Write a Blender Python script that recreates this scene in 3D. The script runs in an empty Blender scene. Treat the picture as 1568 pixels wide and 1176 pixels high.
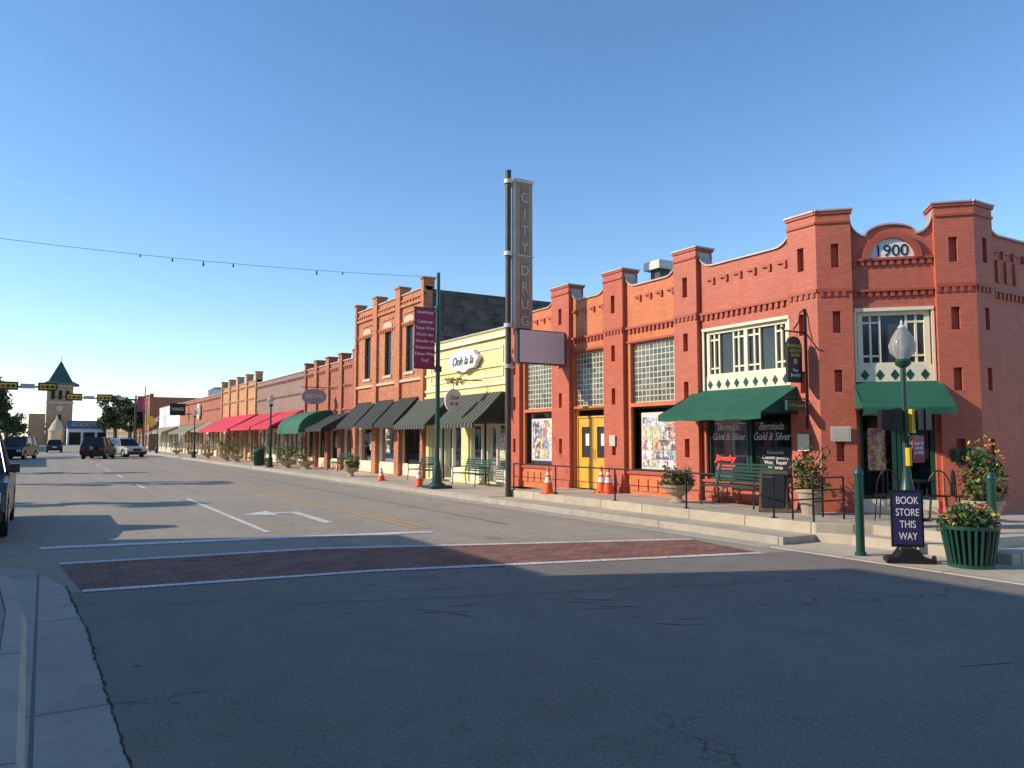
import bpy, bmesh, math, random
from mathutils import Vector, Matrix
random.seed(7)
R=math.radians
scene=bpy.context.scene
COL=scene.collection

# ------------------------------------------------------------------ materials
def newmat(name):
    m=bpy.data.materials.new(name); m.use_nodes=True
    nt=m.node_tree; b=nt.nodes['Principled BSDF']
    return m,nt,b
def N(nt,t,**k):
    n=nt.nodes.new(t)
    for a,v in k.items():
        if a in n.inputs.keys(): n.inputs[a].default_value=v
        else: setattr(n,a,v)
    return n
def c4(c): return (c[0],c[1],c[2],1)
def mixc(nt,fac,a,b,mode='MIX'):
    n=nt.nodes.new('ShaderNodeMix'); n.data_type='RGBA'; n.blend_type=mode
    for i,v in ((0,fac),(6,a),(7,b)):
        if isinstance(v,(float,int)): n.inputs[i].default_value=v
        elif isinstance(v,(tuple,list)): n.inputs[i].default_value=c4(v)
        else: nt.links.new(v,n.inputs[i])
    return n.outputs[2]
def ramp(nt,src,p0,p1,c0=(0,0,0),c1=(1,1,1)):
    r=nt.nodes.new('ShaderNodeValToRGB'); e=r.color_ramp.elements
    e[0].position=p0; e[1].position=p1; e[0].color=c4(c0); e[1].color=c4(c1)
    nt.links.new(src,r.inputs[0]); return r.outputs[0]
def noise(nt,co,scale,detail=4,rough=.55):
    n=N(nt,'ShaderNodeTexNoise',Scale=scale,Detail=detail,Roughness=rough)
    nt.links.new(co,n.inputs['Vector']); return n.outputs[0]
def M(name,col,rough=.7,metal=0,var=.25,scale=2.5,bump=.1,emit=0):
    m,nt,b=newmat(name)
    co=nt.nodes.new('ShaderNodeTexCoord').outputs['Object']
    n1=noise(nt,co,scale,5); n2=noise(nt,co,scale*14,3)
    d=tuple(x*(1-var) for x in col); l=tuple(min(1,x*(1+var)) for x in col)
    c=mixc(nt,ramp(nt,n1,.3,.7),d,l)
    c=mixc(nt,ramp(nt,n2,.35,.75),c,tuple(x*(1-var*.7) for x in col))
    nt.links.new(c,b.inputs['Base Color'])
    b.inputs['Roughness'].default_value=rough; b.inputs['Metallic'].default_value=metal
    if bump:
        bp=N(nt,'ShaderNodeBump',Strength=bump,Distance=.02); nt.links.new(n2,bp.inputs['Height']); nt.links.new(bp.outputs[0],b.inputs['Normal'])
    if emit:
        b.inputs['Emission Color'].default_value=c4(col); b.inputs['Emission Strength'].default_value=emit
    return m
def wallcoord(nt):
    co=nt.nodes.new('ShaderNodeTexCoord').outputs['Object']
    s=nt.nodes.new('ShaderNodeSeparateXYZ'); nt.links.new(co,s.inputs[0])
    a=N(nt,'ShaderNodeMath',operation='SUBTRACT'); nt.links.new(s.outputs[0],a.inputs[0]); nt.links.new(s.outputs[1],a.inputs[1])
    c=nt.nodes.new('ShaderNodeCombineXYZ'); nt.links.new(a.outputs[0],c.inputs[0]); nt.links.new(s.outputs[2],c.inputs[1])
    return co,c.outputs[0],s
def brick(name,col,mortar,var=.3,stain=.35,bw=.21,bh=.072,stainc=(.05,.04,.04),bump=.5,rough=.75,ms=.006):
    m,nt,b=newmat(name); co,wc,s=wallcoord(nt)
    t=N(nt,'ShaderNodeTexBrick',**{'Scale':1,'Mortar Size':ms,'Mortar Smooth':.3,'Brick Width':bw,'Row Height':bh,'Bias':0})
    t.inputs['Color1'].default_value=c4(tuple(x*(1-var) for x in col)); t.inputs['Color2'].default_value=c4(tuple(min(1,x*(1+var)) for x in col))
    t.inputs['Mortar'].default_value=c4(mortar); nt.links.new(wc,t.inputs['Vector'])
    n=noise(nt,co,.9,6,.65); n2=noise(nt,co,5,5,.6)
    c=mixc(nt,ramp(nt,n,.45,.85,(0,0,0),(stain,)*3),t.outputs[0],stainc)
    c=mixc(nt,ramp(nt,n2,.45,.8,(0,0,0),(.3,)*3),c,tuple(min(1,x*1.3) for x in col))
    mp=N(nt,'ShaderNodeMapping'); mp.inputs['Scale'].default_value=(3,.25,1); nt.links.new(wc,mp.inputs[0])
    c=mixc(nt,ramp(nt,noise(nt,mp.outputs[0],1.3,5,.6),.5,.75,(0,0,0),(.28,)*3),c,tuple(x*.55 for x in col))
    nt.links.new(c,b.inputs['Base Color']); b.inputs['Roughness'].default_value=rough
    bp=N(nt,'ShaderNodeBump',Strength=bump,Distance=.01,invert=True); nt.links.new(t.outputs['Fac'],bp.inputs['Height']); nt.links.new(bp.outputs[0],b.inputs['Normal'])
    return m
RED=brick('painted_brick',(.49,.112,.060),(.39,.088,.048),var=.09,stain=.3,stainc=(.30,.065,.042),rough=.62,bump=.4,ms=.005)
ORG=brick('painted_brick_orange',(.60,.172,.060),(.48,.135,.050),var=.09,stain=.3,stainc=(.40,.10,.045),rough=.62,bump=.4,ms=.005)
PINK=brick('painted_brick_rose',(.50,.128,.074),(.40,.10,.06),var=.09,stain=.3,stainc=(.32,.078,.052),rough=.62,bump=.4,ms=.005)
BR2=brick('old_brick_orange',(.50,.165,.072),(.42,.26,.16),var=.24,stain=.4,stainc=(.22,.075,.035))
BR3=brick('old_brick_red',(.40,.115,.06),(.34,.22,.16),var=.24,stain=.4)
BR4=brick('old_brick_brown',(.27,.17,.125),(.3,.25,.2),var=.2)
BR5=brick('old_brick_tan',(.55,.28,.12),(.45,.33,.2),var=.2)
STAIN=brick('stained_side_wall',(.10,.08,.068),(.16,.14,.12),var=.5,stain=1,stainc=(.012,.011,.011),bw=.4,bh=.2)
TANB=brick('tan_brick',(.46,.27,.15),(.4,.33,.25),var=.2)
CREAMW=M('cream_stucco',(.80,.66,.31),.8,var=.09,scale=1)
CREAM=M('cream_paint',(.80,.73,.53),.5,var=.08)
WHITE=M('white_paint_wall',(.76,.74,.70),.7,var=.08)
STONE=M('stone_lintel',(.60,.47,.33),.8,var=.15)
DKGREEN=M('dark_green_paint',(.012,.065,.048),.38,var=.2,bump=.02)
GRNAWN=M('green_canvas',(.009,.10,.060),.85,var=.2,scale=3)
GRNAWN2=M('light_green_canvas',(.03,.14,.075),.8,var=.2)
BLKAWN=M('black_canvas',(.03,.033,.03),.85,var=.3)
DGAWN=M('dark_stripe_canvas',(.026,.036,.03),.85,var=.2)
TANS=M('cream_stripe_canvas',(.22,.22,.16),.85,var=.1)
REDAWN=M('red_canvas',(.60,.035,.065),.85,var=.18,scale=1.5)
OLIVE=M('tan_canvas',(.28,.26,.17),.85)
ROOF=M('roof_membrane',(.25,.24,.22),.9)
COPING=M('metal_coping',(.50,.42,.38),.5,.2,var=.25)
REDTRIM=M('red_trim',(.42,.085,.048),.6,var=.2)
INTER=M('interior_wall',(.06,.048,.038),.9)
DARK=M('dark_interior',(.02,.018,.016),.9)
BLACK=M('black_metal',(.015,.015,.016),.4,.3,var=.2,bump=.02)
STEEL=M('steel_dark',(.06,.055,.05),.55,.3,var=.4,scale=5)
SIGNTAN=M('sign_faded_tan',(.40,.28,.19),.7,var=.22,scale=3)
SIGNTAN2=M('sign_faded_brown',(.30,.215,.155),.7,var=.25,scale=5)
SIGNLET=M('sign_faded_letter',(.58,.52,.46),.7,var=.2,scale=9)
SIGNGREY=M('sign_faded_white',(.72,.66,.62),.6,var=.1,scale=1.5)
OVALW=M('oval_sign_white',(.75,.76,.78),.5,var=.05)
ALUM=M('weathered_aluminium',(.62,.58,.53),.5,.1,var=.25)
WTEXT=M('white_lettering',(.85,.85,.82),.5,var=.03,bump=0)
YTEXT=M('yellow_lettering',(.75,.55,.05),.5,var=.03,bump=0)
NEON=M('neon_red',(.95,.04,.02),.5,var=0,bump=0,emit=1.6)
MAROON=M('maroon_vinyl',(.26,.025,.075),.5,var=.08,bump=0)
NAVY=M('navy_chalkboard',(.03,.022,.11),.6,var=.25,bump=0)
YDOOR=M('yellow_door_paint',(.80,.41,.055),.4,var=.1)
CONE=M('cone_orange',(.9,.12,.02),.5,var=.1,bump=0)
TERRA=M('stoneware',(.42,.33,.24),.8,var=.2)
BARK=M('bark',(.11,.085,.06),.9,var=.4,scale=6,bump=.6)
RUBBER=M('tyre_rubber',(.02,.02,.02),.85,bump=0)
CHROME=M('wheel_metal',(.4,.4,.41),.3,.8,bump=0)
TAIL=M('tail_lamp',(.4,.01,.01),.25,bump=0)
LAMPL=M('head_lamp',(.7,.7,.7),.15,bump=0)
SIGY=M('signal_yellow',(.75,.46,.03),.5,var=.1)
BLUE=M('blue_fascia',(.03,.10,.34),.5)
GROOF=M('green_metal_roof',(.055,.11,.09),.5,.2)
STREETNAME=M('street_name_sign',(.35,.36,.38),.4)
SEAM=M('dark_joint',(.045,.043,.04),.95,var=.5,scale=12)
GLOBE,nt,b=newmat('frosted_globe')
b.inputs['Base Color'].default_value=(.62,.66,.66,1); b.inputs['Roughness'].default_value=.12; b.inputs['Transmission Weight'].default_value=.7; b.inputs['IOR'].default_value=1.15
def glassmat(name,tint,fac):
    m,nt,b=newmat(name); nt.nodes.remove(b); out=nt.nodes['Material Output']
    tr=N(nt,'ShaderNodeBsdfTransparent'); tr.inputs[0].default_value=c4(tint)
    gl=N(nt,'ShaderNodeBsdfGlossy',Roughness=.02); gl.inputs[0].default_value=(.9,.95,1,1)
    fr=N(nt,'ShaderNodeFresnel',IOR=1.5); ad=N(nt,'ShaderNodeMath',operation='ADD'); ad.inputs[1].default_value=fac
    nt.links.new(fr.outputs[0],ad.inputs[0])
    mx=nt.nodes.new('ShaderNodeMixShader'); nt.links.new(ad.outputs[0],mx.inputs[0]); nt.links.new(tr.outputs[0],mx.inputs[1]); nt.links.new(gl.outputs[0],mx.inputs[2])
    nt.links.new(mx.outputs[0],out.inputs[0]); return m
GLASS=glassmat('shop_glass',(.6,.63,.62),.02)
GLASSD=glassmat('shop_glass_tinted',(.35,.37,.36),.01)
CARGLASS=M('car_glass',(.015,.018,.02),.05,bump=0)
UPGLASS=M('upper_window_glass',(.05,.06,.065),.08,var=.5,scale=.8,bump=0)
GB,nt,b=newmat('glass_block'); co,wc,s=wallcoord(nt)
t=N(nt,'ShaderNodeTexBrick',**{'Scale':1,'Mortar Size':.013,'Mortar Smooth':.1,'Brick Width':.155,'Row Height':.155,'Bias':0,'offset':0})
t.inputs['Color1'].default_value=(.07,.08,.06,1); t.inputs['Color2'].default_value=(.20,.20,.155,1); t.inputs['Mortar'].default_value=(.60,.55,.43,1)
nt.links.new(wc,t.inputs['Vector']); nt.links.new(t.outputs[0],b.inputs['Base Color']); b.inputs['Roughness'].default_value=.18
bp=N(nt,'ShaderNodeBump',Strength=.5,Distance=.01); nt.links.new(noise(nt,co,12,2),bp.inputs['Height']); nt.links.new(bp.outputs[0],b.inputs['Normal'])
POSTS=[]
for i,(c1,c2) in enumerate([((.75,.72,.68),(.15,.1,.08)),((.7,.55,.1),(.5,.08,.05)),((.2,.35,.6),(.75,.7,.6)),((.6,.1,.1),(.8,.75,.7)),((.25,.4,.15),(.7,.6,.3)),((.8,.8,.78),(.1,.1,.12)),((.5,.35,.25),(.1,.25,.4))]):
    m,nt,b=newmat('poster_print_%d'%i); co,wc,s=wallcoord(nt)
    c=mixc(nt,ramp(nt,noise(nt,wc,6,3),.42,.55),c1,c2); c=mixc(nt,ramp(nt,noise(nt,wc,17,3),.52,.6,(0,0,0),(.8,)*3),c,tuple(1-x for x in c1))
    nt.links.new(c,b.inputs['Base Color']); b.inputs['Roughness'].default_value=.3; POSTS.append(m)
def asphalt(name,ca,cb,track,agg,dark,crackscale=.28,crackmask=(.5,.56)):
    m,nt,b=newmat(name); co=nt.nodes.new('ShaderNodeTexCoord').outputs['Object']
    sp=noise(nt,co,32,4,.8); sp2=noise(nt,co,120,2,.6); bl=noise(nt,co,.35,6,.6); md=noise(nt,co,2.2,6,.65)
    c=mixc(nt,ramp(nt,bl,.3,.7),ca,cb)
    mp=N(nt,'ShaderNodeMapping'); mp.inputs['Scale'].default_value=(1.2,.05,1); nt.links.new(co,mp.inputs[0])
    st=noise(nt,mp.outputs[0],1.0,4,.6); c=mixc(nt,ramp(nt,st,.42,.68,(0,0,0),(.6,)*3),c,track)
    c=mixc(nt,ramp(nt,md,.45,.75,(0,0,0),(.5,)*3),c,tuple(x*.6 for x in ca))
    c=mixc(nt,ramp(nt,noise(nt,co,9,4,.7),.58,.7,(0,0,0),(.4,)*3),c,tuple(x*.6 for x in ca))
    c=mixc(nt,ramp(nt,sp,.5,.66,(0,0,0),(.8,)*3),c,agg)
    c=mixc(nt,ramp(nt,sp2,.50,.64,(0,0,0),(.75,)*3),c,dark)
    vd=N(nt,'ShaderNodeTexVoronoi',Scale=1.6); nt.links.new(co,vd.inputs['Vector']); c=mixc(nt,ramp(nt,vd.outputs['Distance'],.03,.07,(.85,)*3,(0,0,0)),c,dark)
    v=N(nt,'ShaderNodeTexVoronoi',Scale=crackscale,feature='DISTANCE_TO_EDGE')
    w=nt.nodes.new('ShaderNodeVectorMath'); w.operation='ADD'; ns=N(nt,'ShaderNodeTexNoise',Scale=2.5,Detail=6); nt.links.new(co,ns.inputs['Vector'])
    sc=nt.nodes.new('ShaderNodeVectorMath'); sc.operation='SCALE'; sc.inputs[3].default_value=.9; nt.links.new(ns.outputs[1],sc.inputs[0])
    nt.links.new(co,w.inputs[0]); nt.links.new(sc.outputs[0],w.inputs[1]); nt.links.new(w.outputs[0],v.inputs['Vector'])
    cr=ramp(nt,v.outputs[0],.0,.005,(.8,.8,.8),(0,0,0)); mk=ramp(nt,noise(nt,co,.25,2),*crackmask)
    mm=N(nt,'ShaderNodeMath',operation='MULTIPLY'); nt.links.new(cr,mm.inputs[0]); nt.links.new(mk,mm.inputs[1])
    c=mixc(nt,mm.outputs[0],c,(.03,.03,.03))
    nt.links.new(c,b.inputs['Base Color']); b.inputs['Roughness'].default_value=.85
    bp=N(nt,'ShaderNodeBump',Strength=.9,Distance=.014); nt.links.new(sp,bp.inputs['Height']); nt.links.new(bp.outputs[0],b.inputs['Normal'])
    return m
ASPH=asphalt('asphalt_intersection',(.205,.182,.152),(.265,.235,.195),(.185,.167,.142),(.38,.34,.285),(.07,.064,.056))
ASPHL=asphalt('asphalt_street',(.34,.295,.225),(.42,.365,.28),(.27,.245,.205),(.48,.42,.33),(.17,.15,.12))
def concrete(name,col,js=1.5):
    m,nt,b=newmat(name); co=nt.nodes.new('ShaderNodeTexCoord').outputs['Object']
    t=N(nt,'ShaderNodeTexBrick',**{'Scale':1,'Mortar Size':.014,'Mortar Smooth':.1,'Brick Width':js,'Row Height':js,'offset':0,'Bias':0})
    t.inputs['Color1'].default_value=c4(col); t.inputs['Color2'].default_value=c4(tuple(x*.84 for x in col)); t.inputs['Mortar'].default_value=c4(tuple(x*.3 for x in col))
    nt.links.new(co,t.inputs['Vector'])
    c=mixc(nt,ramp(nt,noise(nt,co,1.3,6,.7),.4,.8,(0,0,0),(.6,)*3),t.outputs[0],tuple(x*.45 for x in col))
    c=mixc(nt,ramp(nt,noise(nt,co,6,5,.7),.5,.75,(0,0,0),(.4,)*3),c,tuple(x*.6 for x in col))
    c=mixc(nt,ramp(nt,noise(nt,co,90,2),.5,.7,(0,0,0),(.4,)*3),c,tuple(x*.6 for x in col))
    nt.links.new(c,b.inputs['Base Color']); b.inputs['Roughness'].default_value=.85; return m
CONC=concrete('concrete_pavement',(.56,.48,.37))
CONC2=concrete('concrete_pavement_old',(.46,.42,.35),1.2)
GUT=concrete('concrete_gutter',(.46,.41,.34),3.0)
GUT2=concrete('concrete_gutter_old',(.46,.42,.35),3.0)
KERB=concrete('concrete_kerb',(.52,.48,.40),2.4)
PAV,nt,b=newmat('brick_pavers'); co=nt.nodes.new('ShaderNodeTexCoord').outputs['Object']
t=N(nt,'ShaderNodeTexBrick',**{'Scale':1,'Mortar Size':.012,'Brick Width':.24,'Row Height':.12,'Bias':0}); t.inputs['Color1'].default_value=(.34,.11,.065,1); t.inputs['Color2'].default_value=(.17,.065,.048,1); t.inputs['Mortar'].default_value=(.05,.035,.03,1)
nt.links.new(co,t.inputs['Vector']); c=mixc(nt,ramp(nt,noise(nt,co,1.6,6,.7),.42,.75,(0,0,0),(.6,)*3),t.outputs[0],(.27,.20,.155))
nt.links.new(c,b.inputs['Base Color']); b.inputs['Roughness'].default_value=.85
def paint(name,col,thr=.42,under=(.2,.19,.17)):
    m,nt,b=newmat(name); co=nt.nodes.new('ShaderNodeTexCoord').outputs['Object']
    c=mixc(nt,ramp(nt,noise(nt,co,26,5,.75),thr,thr+.13),under,col)
    c=mixc(nt,ramp(nt,noise(nt,co,1.5,4),.45,.75,(0,0,0),(.5,)*3),c,(.30,.28,.24))
    nt.links.new(c,b.inputs['Base Color']); b.inputs['Roughness'].default_value=.6; return m
RWHITE=paint('road_paint_white',(.80,.79,.75),.40,(.24,.22,.18))
RYEL=paint('road_paint_yellow',(.70,.38,.06),.42,(.34,.29,.21))
RORG=paint('utility_marking_orange',(.50,.13,.06),.5,(.2,.175,.145))
def leafmat(name,c1,c2):
    m,nt,b=newmat(name); co=nt.nodes.new('ShaderNodeTexCoord').outputs['Object']
    c=mixc(nt,ramp(nt,noise(nt,co,2.3,4),.35,.65),c1,c2); c=mixc(nt,ramp(nt,noise(nt,co,15,2),.4,.6),c,tuple(x*.6 for x in c1))
    nt.links.new(c,b.inputs['Base Color']); b.inputs['Roughness'].default_value=.6
    return m
LEAF=leafmat('foliage',(.035,.07,.02),(.09,.135,.04)); LEAF2=leafmat('plant_foliage',(.07,.15,.03),(.17,.26,.06))
FLR=M('flower_red',(.7,.04,.06),.6,bump=0); FLY=M('flower_yellow',(.85,.62,.04),.6,bump=0); FLP=M('flower_pink',(.7,.15,.3),.6,bump=0)
GRASS=M('grass_ground',(.10,.12,.05),.95,var=.3,scale=.2)

# ------------------------------------------------------------------ geometry helpers
def empty(name,loc=(0,0,0),rz=0):
    e=bpy.data.objects.new(name,None); e.location=loc; e.rotation_euler=(0,0,rz); COL.objects.link(e); e.empty_display_size=.3; return e
class Part:
    def __init__(s,name,parent=None,world=True): s.n=name; s.p=parent; s.w=world; s.v=[]; s.f=[]; s.fm=[]; s.m=[]
    def mi(s,m):
        if m not in s.m: s.m.append(m)
        return s.m.index(m)
    def face(s,pts,m):
        b=len(s.v); s.v+= [tuple(p) for p in pts]; s.f.append(tuple(range(b,b+len(pts)))); s.fm.append(s.mi(m))
    def hexa(s,p,m):
        b=len(s.v); s.v+=[tuple(q) for q in p]; k=s.mi(m)
        for q in ((0,3,2,1),(4,5,6,7),(0,1,5,4),(1,2,6,5),(2,3,7,6),(3,0,4,7)): s.f.append(tuple(b+i for i in q)); s.fm.append(k)
    def box(s,x0,x1,y0,y1,z0,z1,m): s.hexa([(x0,y0,z0),(x1,y0,z0),(x1,y1,z0),(x0,y1,z0),(x0,y0,z1),(x1,y0,z1),(x1,y1,z1),(x0,y1,z1)],m)
    def fb(s,F,a0,a1,d0,d1,z0,z1,m):
        P=F.P; s.hexa([P(a0,d0,z0),P(a1,d0,z0),P(a1,d1,z0),P(a0,d1,z0),P(a0,d0,z1),P(a1,d0,z1),P(a1,d1,z1),P(a0,d1,z1)],m)
    def prism(s,A,B,m):
        n=len(A); b=len(s.v); s.v+=[tuple(p) for p in A]+[tuple(p) for p in B]; k=s.mi(m)
        s.f.append(tuple(b+i for i in range(n))[::-1]); s.fm.append(k); s.f.append(tuple(b+n+i for i in range(n))); s.fm.append(k)
        for i in range(n): j=(i+1)%n; s.f.append((b+i,b+j,b+n+j,b+n+i)); s.fm.append(k)
    def fpoly(s,F,pts,d0,d1,m): s.prism([F.P(a,d0,z) for a,z in pts],[F.P(a,d1,z) for a,z in pts],m)
    def flat(s,pts,z0,z1,m): s.prism([(x,y,z0) for x,y in pts],[(x,y,z1) for x,y in pts],m)
    def cyl(s,p0,p1,r0,r1,m,seg=10):
        p0=Vector(p0); p1=Vector(p1); ax=(p1-p0).normalized(); t=Vector((1,0,0)) if abs(ax.x)<.8 else Vector((0,1,0)); u=ax.cross(t).normalized(); w=ax.cross(u)
        A=[p0+(u*math.cos(2*math.pi*i/seg)+w*math.sin(2*math.pi*i/seg))*r0 for i in range(seg)]
        B=[p1+(u*math.cos(2*math.pi*i/seg)+w*math.sin(2*math.pi*i/seg))*max(r1,1e-4) for i in range(seg)]
        s.prism(A,B,m)
    def lathe(s,c,prof,m,seg=16):
        k=s.mi(m); b=len(s.v)
        for r,z in prof:
            for i in range(seg): a=2*math.pi*i/seg; s.v.append((c[0]+r*math.cos(a),c[1]+r*math.sin(a),c[2]+z))
        for j in range(len(prof)-1):
            for i in range(seg): q=(i+1)%seg; s.f.append((b+j*seg+i,b+j*seg+q,b+(j+1)*seg+q,b+(j+1)*seg+i)); s.fm.append(k)
        s.f.append(tuple(b+i for i in range(seg))[::-1]); s.fm.append(k); s.f.append(tuple(b+(len(prof)-1)*seg+i for i in range(seg))); s.fm.append(k)
    def tube(s,pts,r,m,seg=6):
        for a,b in zip(pts[:-1],pts[1:]): s.cyl(a,b,r,r,m,seg)
    def wall(s,F,a0,a1,z0,z1,d0,d1,m,ops=()):
        cuts={a0,a1}
        for o in ops:
            for q in o[:2]:
                if a0<q<a1: cuts.add(q)
        cuts=sorted(cuts)
        for x,y in zip(cuts[:-1],cuts[1:]):
            mid=(x+y)/2; sp=sorted([(o[2],o[3]) for o in ops if o[0]<mid<o[1]]); z=z0
            for lo,hi in sp:
                if lo>z: s.fb(F,x,y,d0,d1,z,lo,m)
                z=max(z,hi)
            if z<z1: s.fb(F,x,y,d0,d1,z,z1,m)
    def done(s,smooth=False,bevel=0,recalc=True):
        me=bpy.data.meshes.new(s.n); me.from_pydata(s.v,[],s.f)
        for m in s.m: me.materials.append(m)
        me.polygons.foreach_set('material_index',s.fm)
        if recalc:
            bm=bmesh.new(); bm.from_mesh(me); bmesh.ops.recalc_face_normals(bm,faces=bm.faces); bm.to_mesh(me); bm.free()
        o=bpy.data.objects.new(s.n,me); COL.objects.link(o)
        if s.p:
            o.parent=s.p
            if s.w: o.matrix_parent_inverse=(Matrix.Translation(s.p.location)@s.p.rotation_euler.to_matrix().to_4x4()).inverted()
        if smooth:
            me.polygons.foreach_set('use_smooth',[True]*len(me.polygons))
            md=o.modifiers.new('split','EDGE_SPLIT'); md.split_angle=R(40)
        if bevel:
            md=o.modifiers.new('bev','BEVEL'); md.width=bevel; md.segments=2; md.limit_method='ANGLE'
        return o
class Fr:
    def __init__(s,o,a,n): s.o=Vector((o[0],o[1],0)); s.a=Vector((a[0],a[1],0)).normalized(); s.nn=Vector((n[0],n[1],0)).normalized()
    def P(s,a,d,z): q=s.o+s.a*a+s.nn*d; return (q.x,q.y,z)
FM=Fr((13.6,0),(0,1),(-1,0)); FC=Fr((13.6,10.2),(1,-1),(-1,-1)); FS=Fr((15.6,8.2),(1,0),(0,-1))
def text(parent,name,body,loc,nrm,size,m,align='CENTER',sp=1.0,ext=.002,world=True,sx=1,shear=0,bold=0):
    cu=bpy.data.curves.new(name,'FONT'); cu.body=body; cu.size=size; cu.align_x=align; cu.align_y='CENTER'; cu.extrude=ext; cu.space_line=sp; cu.shear=shear; cu.offset=bold
    o=bpy.data.objects.new(name,cu); COL.objects.link(o); cu.materials.append(m)
    n=Vector((nrm[0],nrm[1],nrm[2] if len(nrm)>2 else 0)).normalized(); up=Vector((0,0,1)); r=up.cross(n).normalized(); up=n.cross(r)
    mt=Matrix((r*sx,up,n)).transposed().to_4x4(); mt.translation=Vector(loc)
    o.parent=parent
    if parent and world: o.matrix_parent_inverse=(Matrix.Translation(parent.location)@parent.rotation_euler.to_matrix().to_4x4()).inverted()
    o.matrix_basis=mt; return o
def leaves(part,c,rad,n,size,mats,shell=.35):
    for _ in range(n):
        while True:
            d=Vector((random.uniform(-1,1),random.uniform(-1,1),random.uniform(-1,1)))
            if .01<d.length<1: break
        d=d.normalized()*(shell+(1-shell)*random.random()) if random.random()<.7 else d
        p=Vector((c[0]+d.x*rad[0],c[1]+d.y*rad[1],c[2]+d.z*rad[2]))
        u=Vector((random.gauss(0,1),random.gauss(0,1),random.gauss(0,1))).normalized(); w=u.cross(Vector((random.gauss(0,1),random.gauss(0,1),random.gauss(0,1)))).normalized()
        s=size*random.uniform(.6,1.3)
        part.face([p-u*s,p-w*s*.45,p+u*s,p+w*s*.45],random.choice(mats))
def window(p,F,a0,a1,z0,z1,d,fm,gm,nx=1,nz=1,fw=.06,mw=.04):
    p.face([F.P(a0+.01,d-.025,z0+.01),F.P(a1-.01,d-.025,z0+.01),F.P(a1-.01,d-.025,z1-.01),F.P(a0+.01,d-.025,z1-.01)],gm)
    p.fb(F,a0,a0+fw,d-.05,d+.04,z0,z1,fm); p.fb(F,a1-fw,a1,d-.05,d+.04,z0,z1,fm)
    p.fb(F,a0+fw,a1-fw,d-.05,d+.037,z1-fw,z1,fm); p.fb(F,a0+fw,a1-fw,d-.05,d+.037,z0,z0+fw,fm)
    for i in range(1,nx): a=a0+(a1-a0)*i/nx; p.fb(F,a-mw/2,a+mw/2,d-.045,d+.03,z0+fw,z1-fw,fm)
    for i in range(1,nz): z=z0+(z1-z0)*i/nz; p.fb(F,a0+fw,a1-fw,d-.04,d+.022,z-mw/2,z+mw/2,fm)
COLS=[M('display_%d'%i,c,.6,var=.1,bump=0) for i,c in enumerate([(.5,.45,.38),(.45,.08,.06),(.1,.2,.3),(.6,.5,.2),(.12,.1,.08),(.3,.35,.25),(.65,.62,.58),(.35,.2,.12)])]
def display(p,F,a0,a1,z0,n=None,hmax=1.1):
    n=n or int((a1-a0)*3)+1
    p.fb(F,a0,a1,-1.3,-.3,z0-.02,z0,COLS[4])
    for i in range(n):
        a=random.uniform(a0+.1,a1-.2); d=random.uniform(-.9,-.4); w=random.uniform(.08,.25); h=random.uniform(.2,hmax)
        if random.random()<.45:
            c=F.P(a,d,z0); p.lathe(c,[(w*.3,0),(w*.25,h*.2),(w*.7,h*.45),(w*.45,h*.62),(w*.75,h*.85),(w*.2,h*.95),(w*.3,h*1.05),(w*.05,h*1.15)],random.choice(COLS),8)
        else: p.fb(F,a,a+w,d-.1,d,z0,z0+h,random.choice(COLS))
def posters(p,F,a0,a1,z0,z1,d,w=.3,h=.24):
    z=z0
    while z<z1-.1:
        a=a0; hh=random.uniform(h*.7,h*1.5)
        while a<a1-.08:
            ww=min(random.uniform(w*.6,w*1.3),a1-a); p.fb(F,a+.01,a+ww-.01,d-.004*random.random(),d+.004,z+.01,min(z+hh,z1)-.01,random.choice(POSTS)); a+=ww
        z+=hh
def awning(parent,F,a0,a1,zt,zb,proj,mA,mB=None,st=.15,val=.18,name='awning',curve=False):
    p=Part(name,parent); P=F.P
    prof=[(.03,zt),(proj,zb)]
    if curve: prof=[(.03+(proj-.03)*math.sin(t*math.pi/12),zb+(zt-zb)*math.cos(t*math.pi/12)) for t in range(7)]
    n=max(2,round((a1-a0)/(st if mB else .8))); seg=[]
    for i in range(n):
        x0=a0+(a1-a0)*i/n; x1=a0+(a1-a0)*(i+1)/n
        if mB: xs=x0+(x1-x0)*.8; seg+=[(x0,xs,mA),(xs,x1,mB)]
        else: seg.append((x0,x1,mA))
    for x0,x1,m in seg:
        for (d0,z0),(d1,z1) in zip(prof[:-1],prof[1:]): 
            dm=(d0+d1)/2; zm=(z0+z1)/2-(0 if curve else .025)
            p.face([P(x0,d0,z0),P(x1,d0,z0),P(x1,dm,zm),P(x0,dm,zm)],m); p.face([P(x0,dm,zm),P(x1,dm,zm),P(x1,d1,z1),P(x0,d1,z1)],m)
        xm=(x0+x1)/2; dd=random.uniform(-.01,.02)
        p.face([P(x0,proj,zb),P(x1,proj,zb),P(x1,proj+.01,zb-val*.85),P(xm,proj+.01+dd,zb-val),P(x0,proj+.01,zb-val*.85)],m)
    for a in (a0,a1): p.face([P(a,d,z) for d,z in prof]+[P(a,.03,zb)],mA)
    p.tube([P(a0,.03,zb-.02),P(a0,proj-.02,zb-.02),P(a1,proj-.02,zb-.02),P(a1,.03,zb-.02)],.015,BLACK)
    return p.done(recalc=False)

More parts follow.
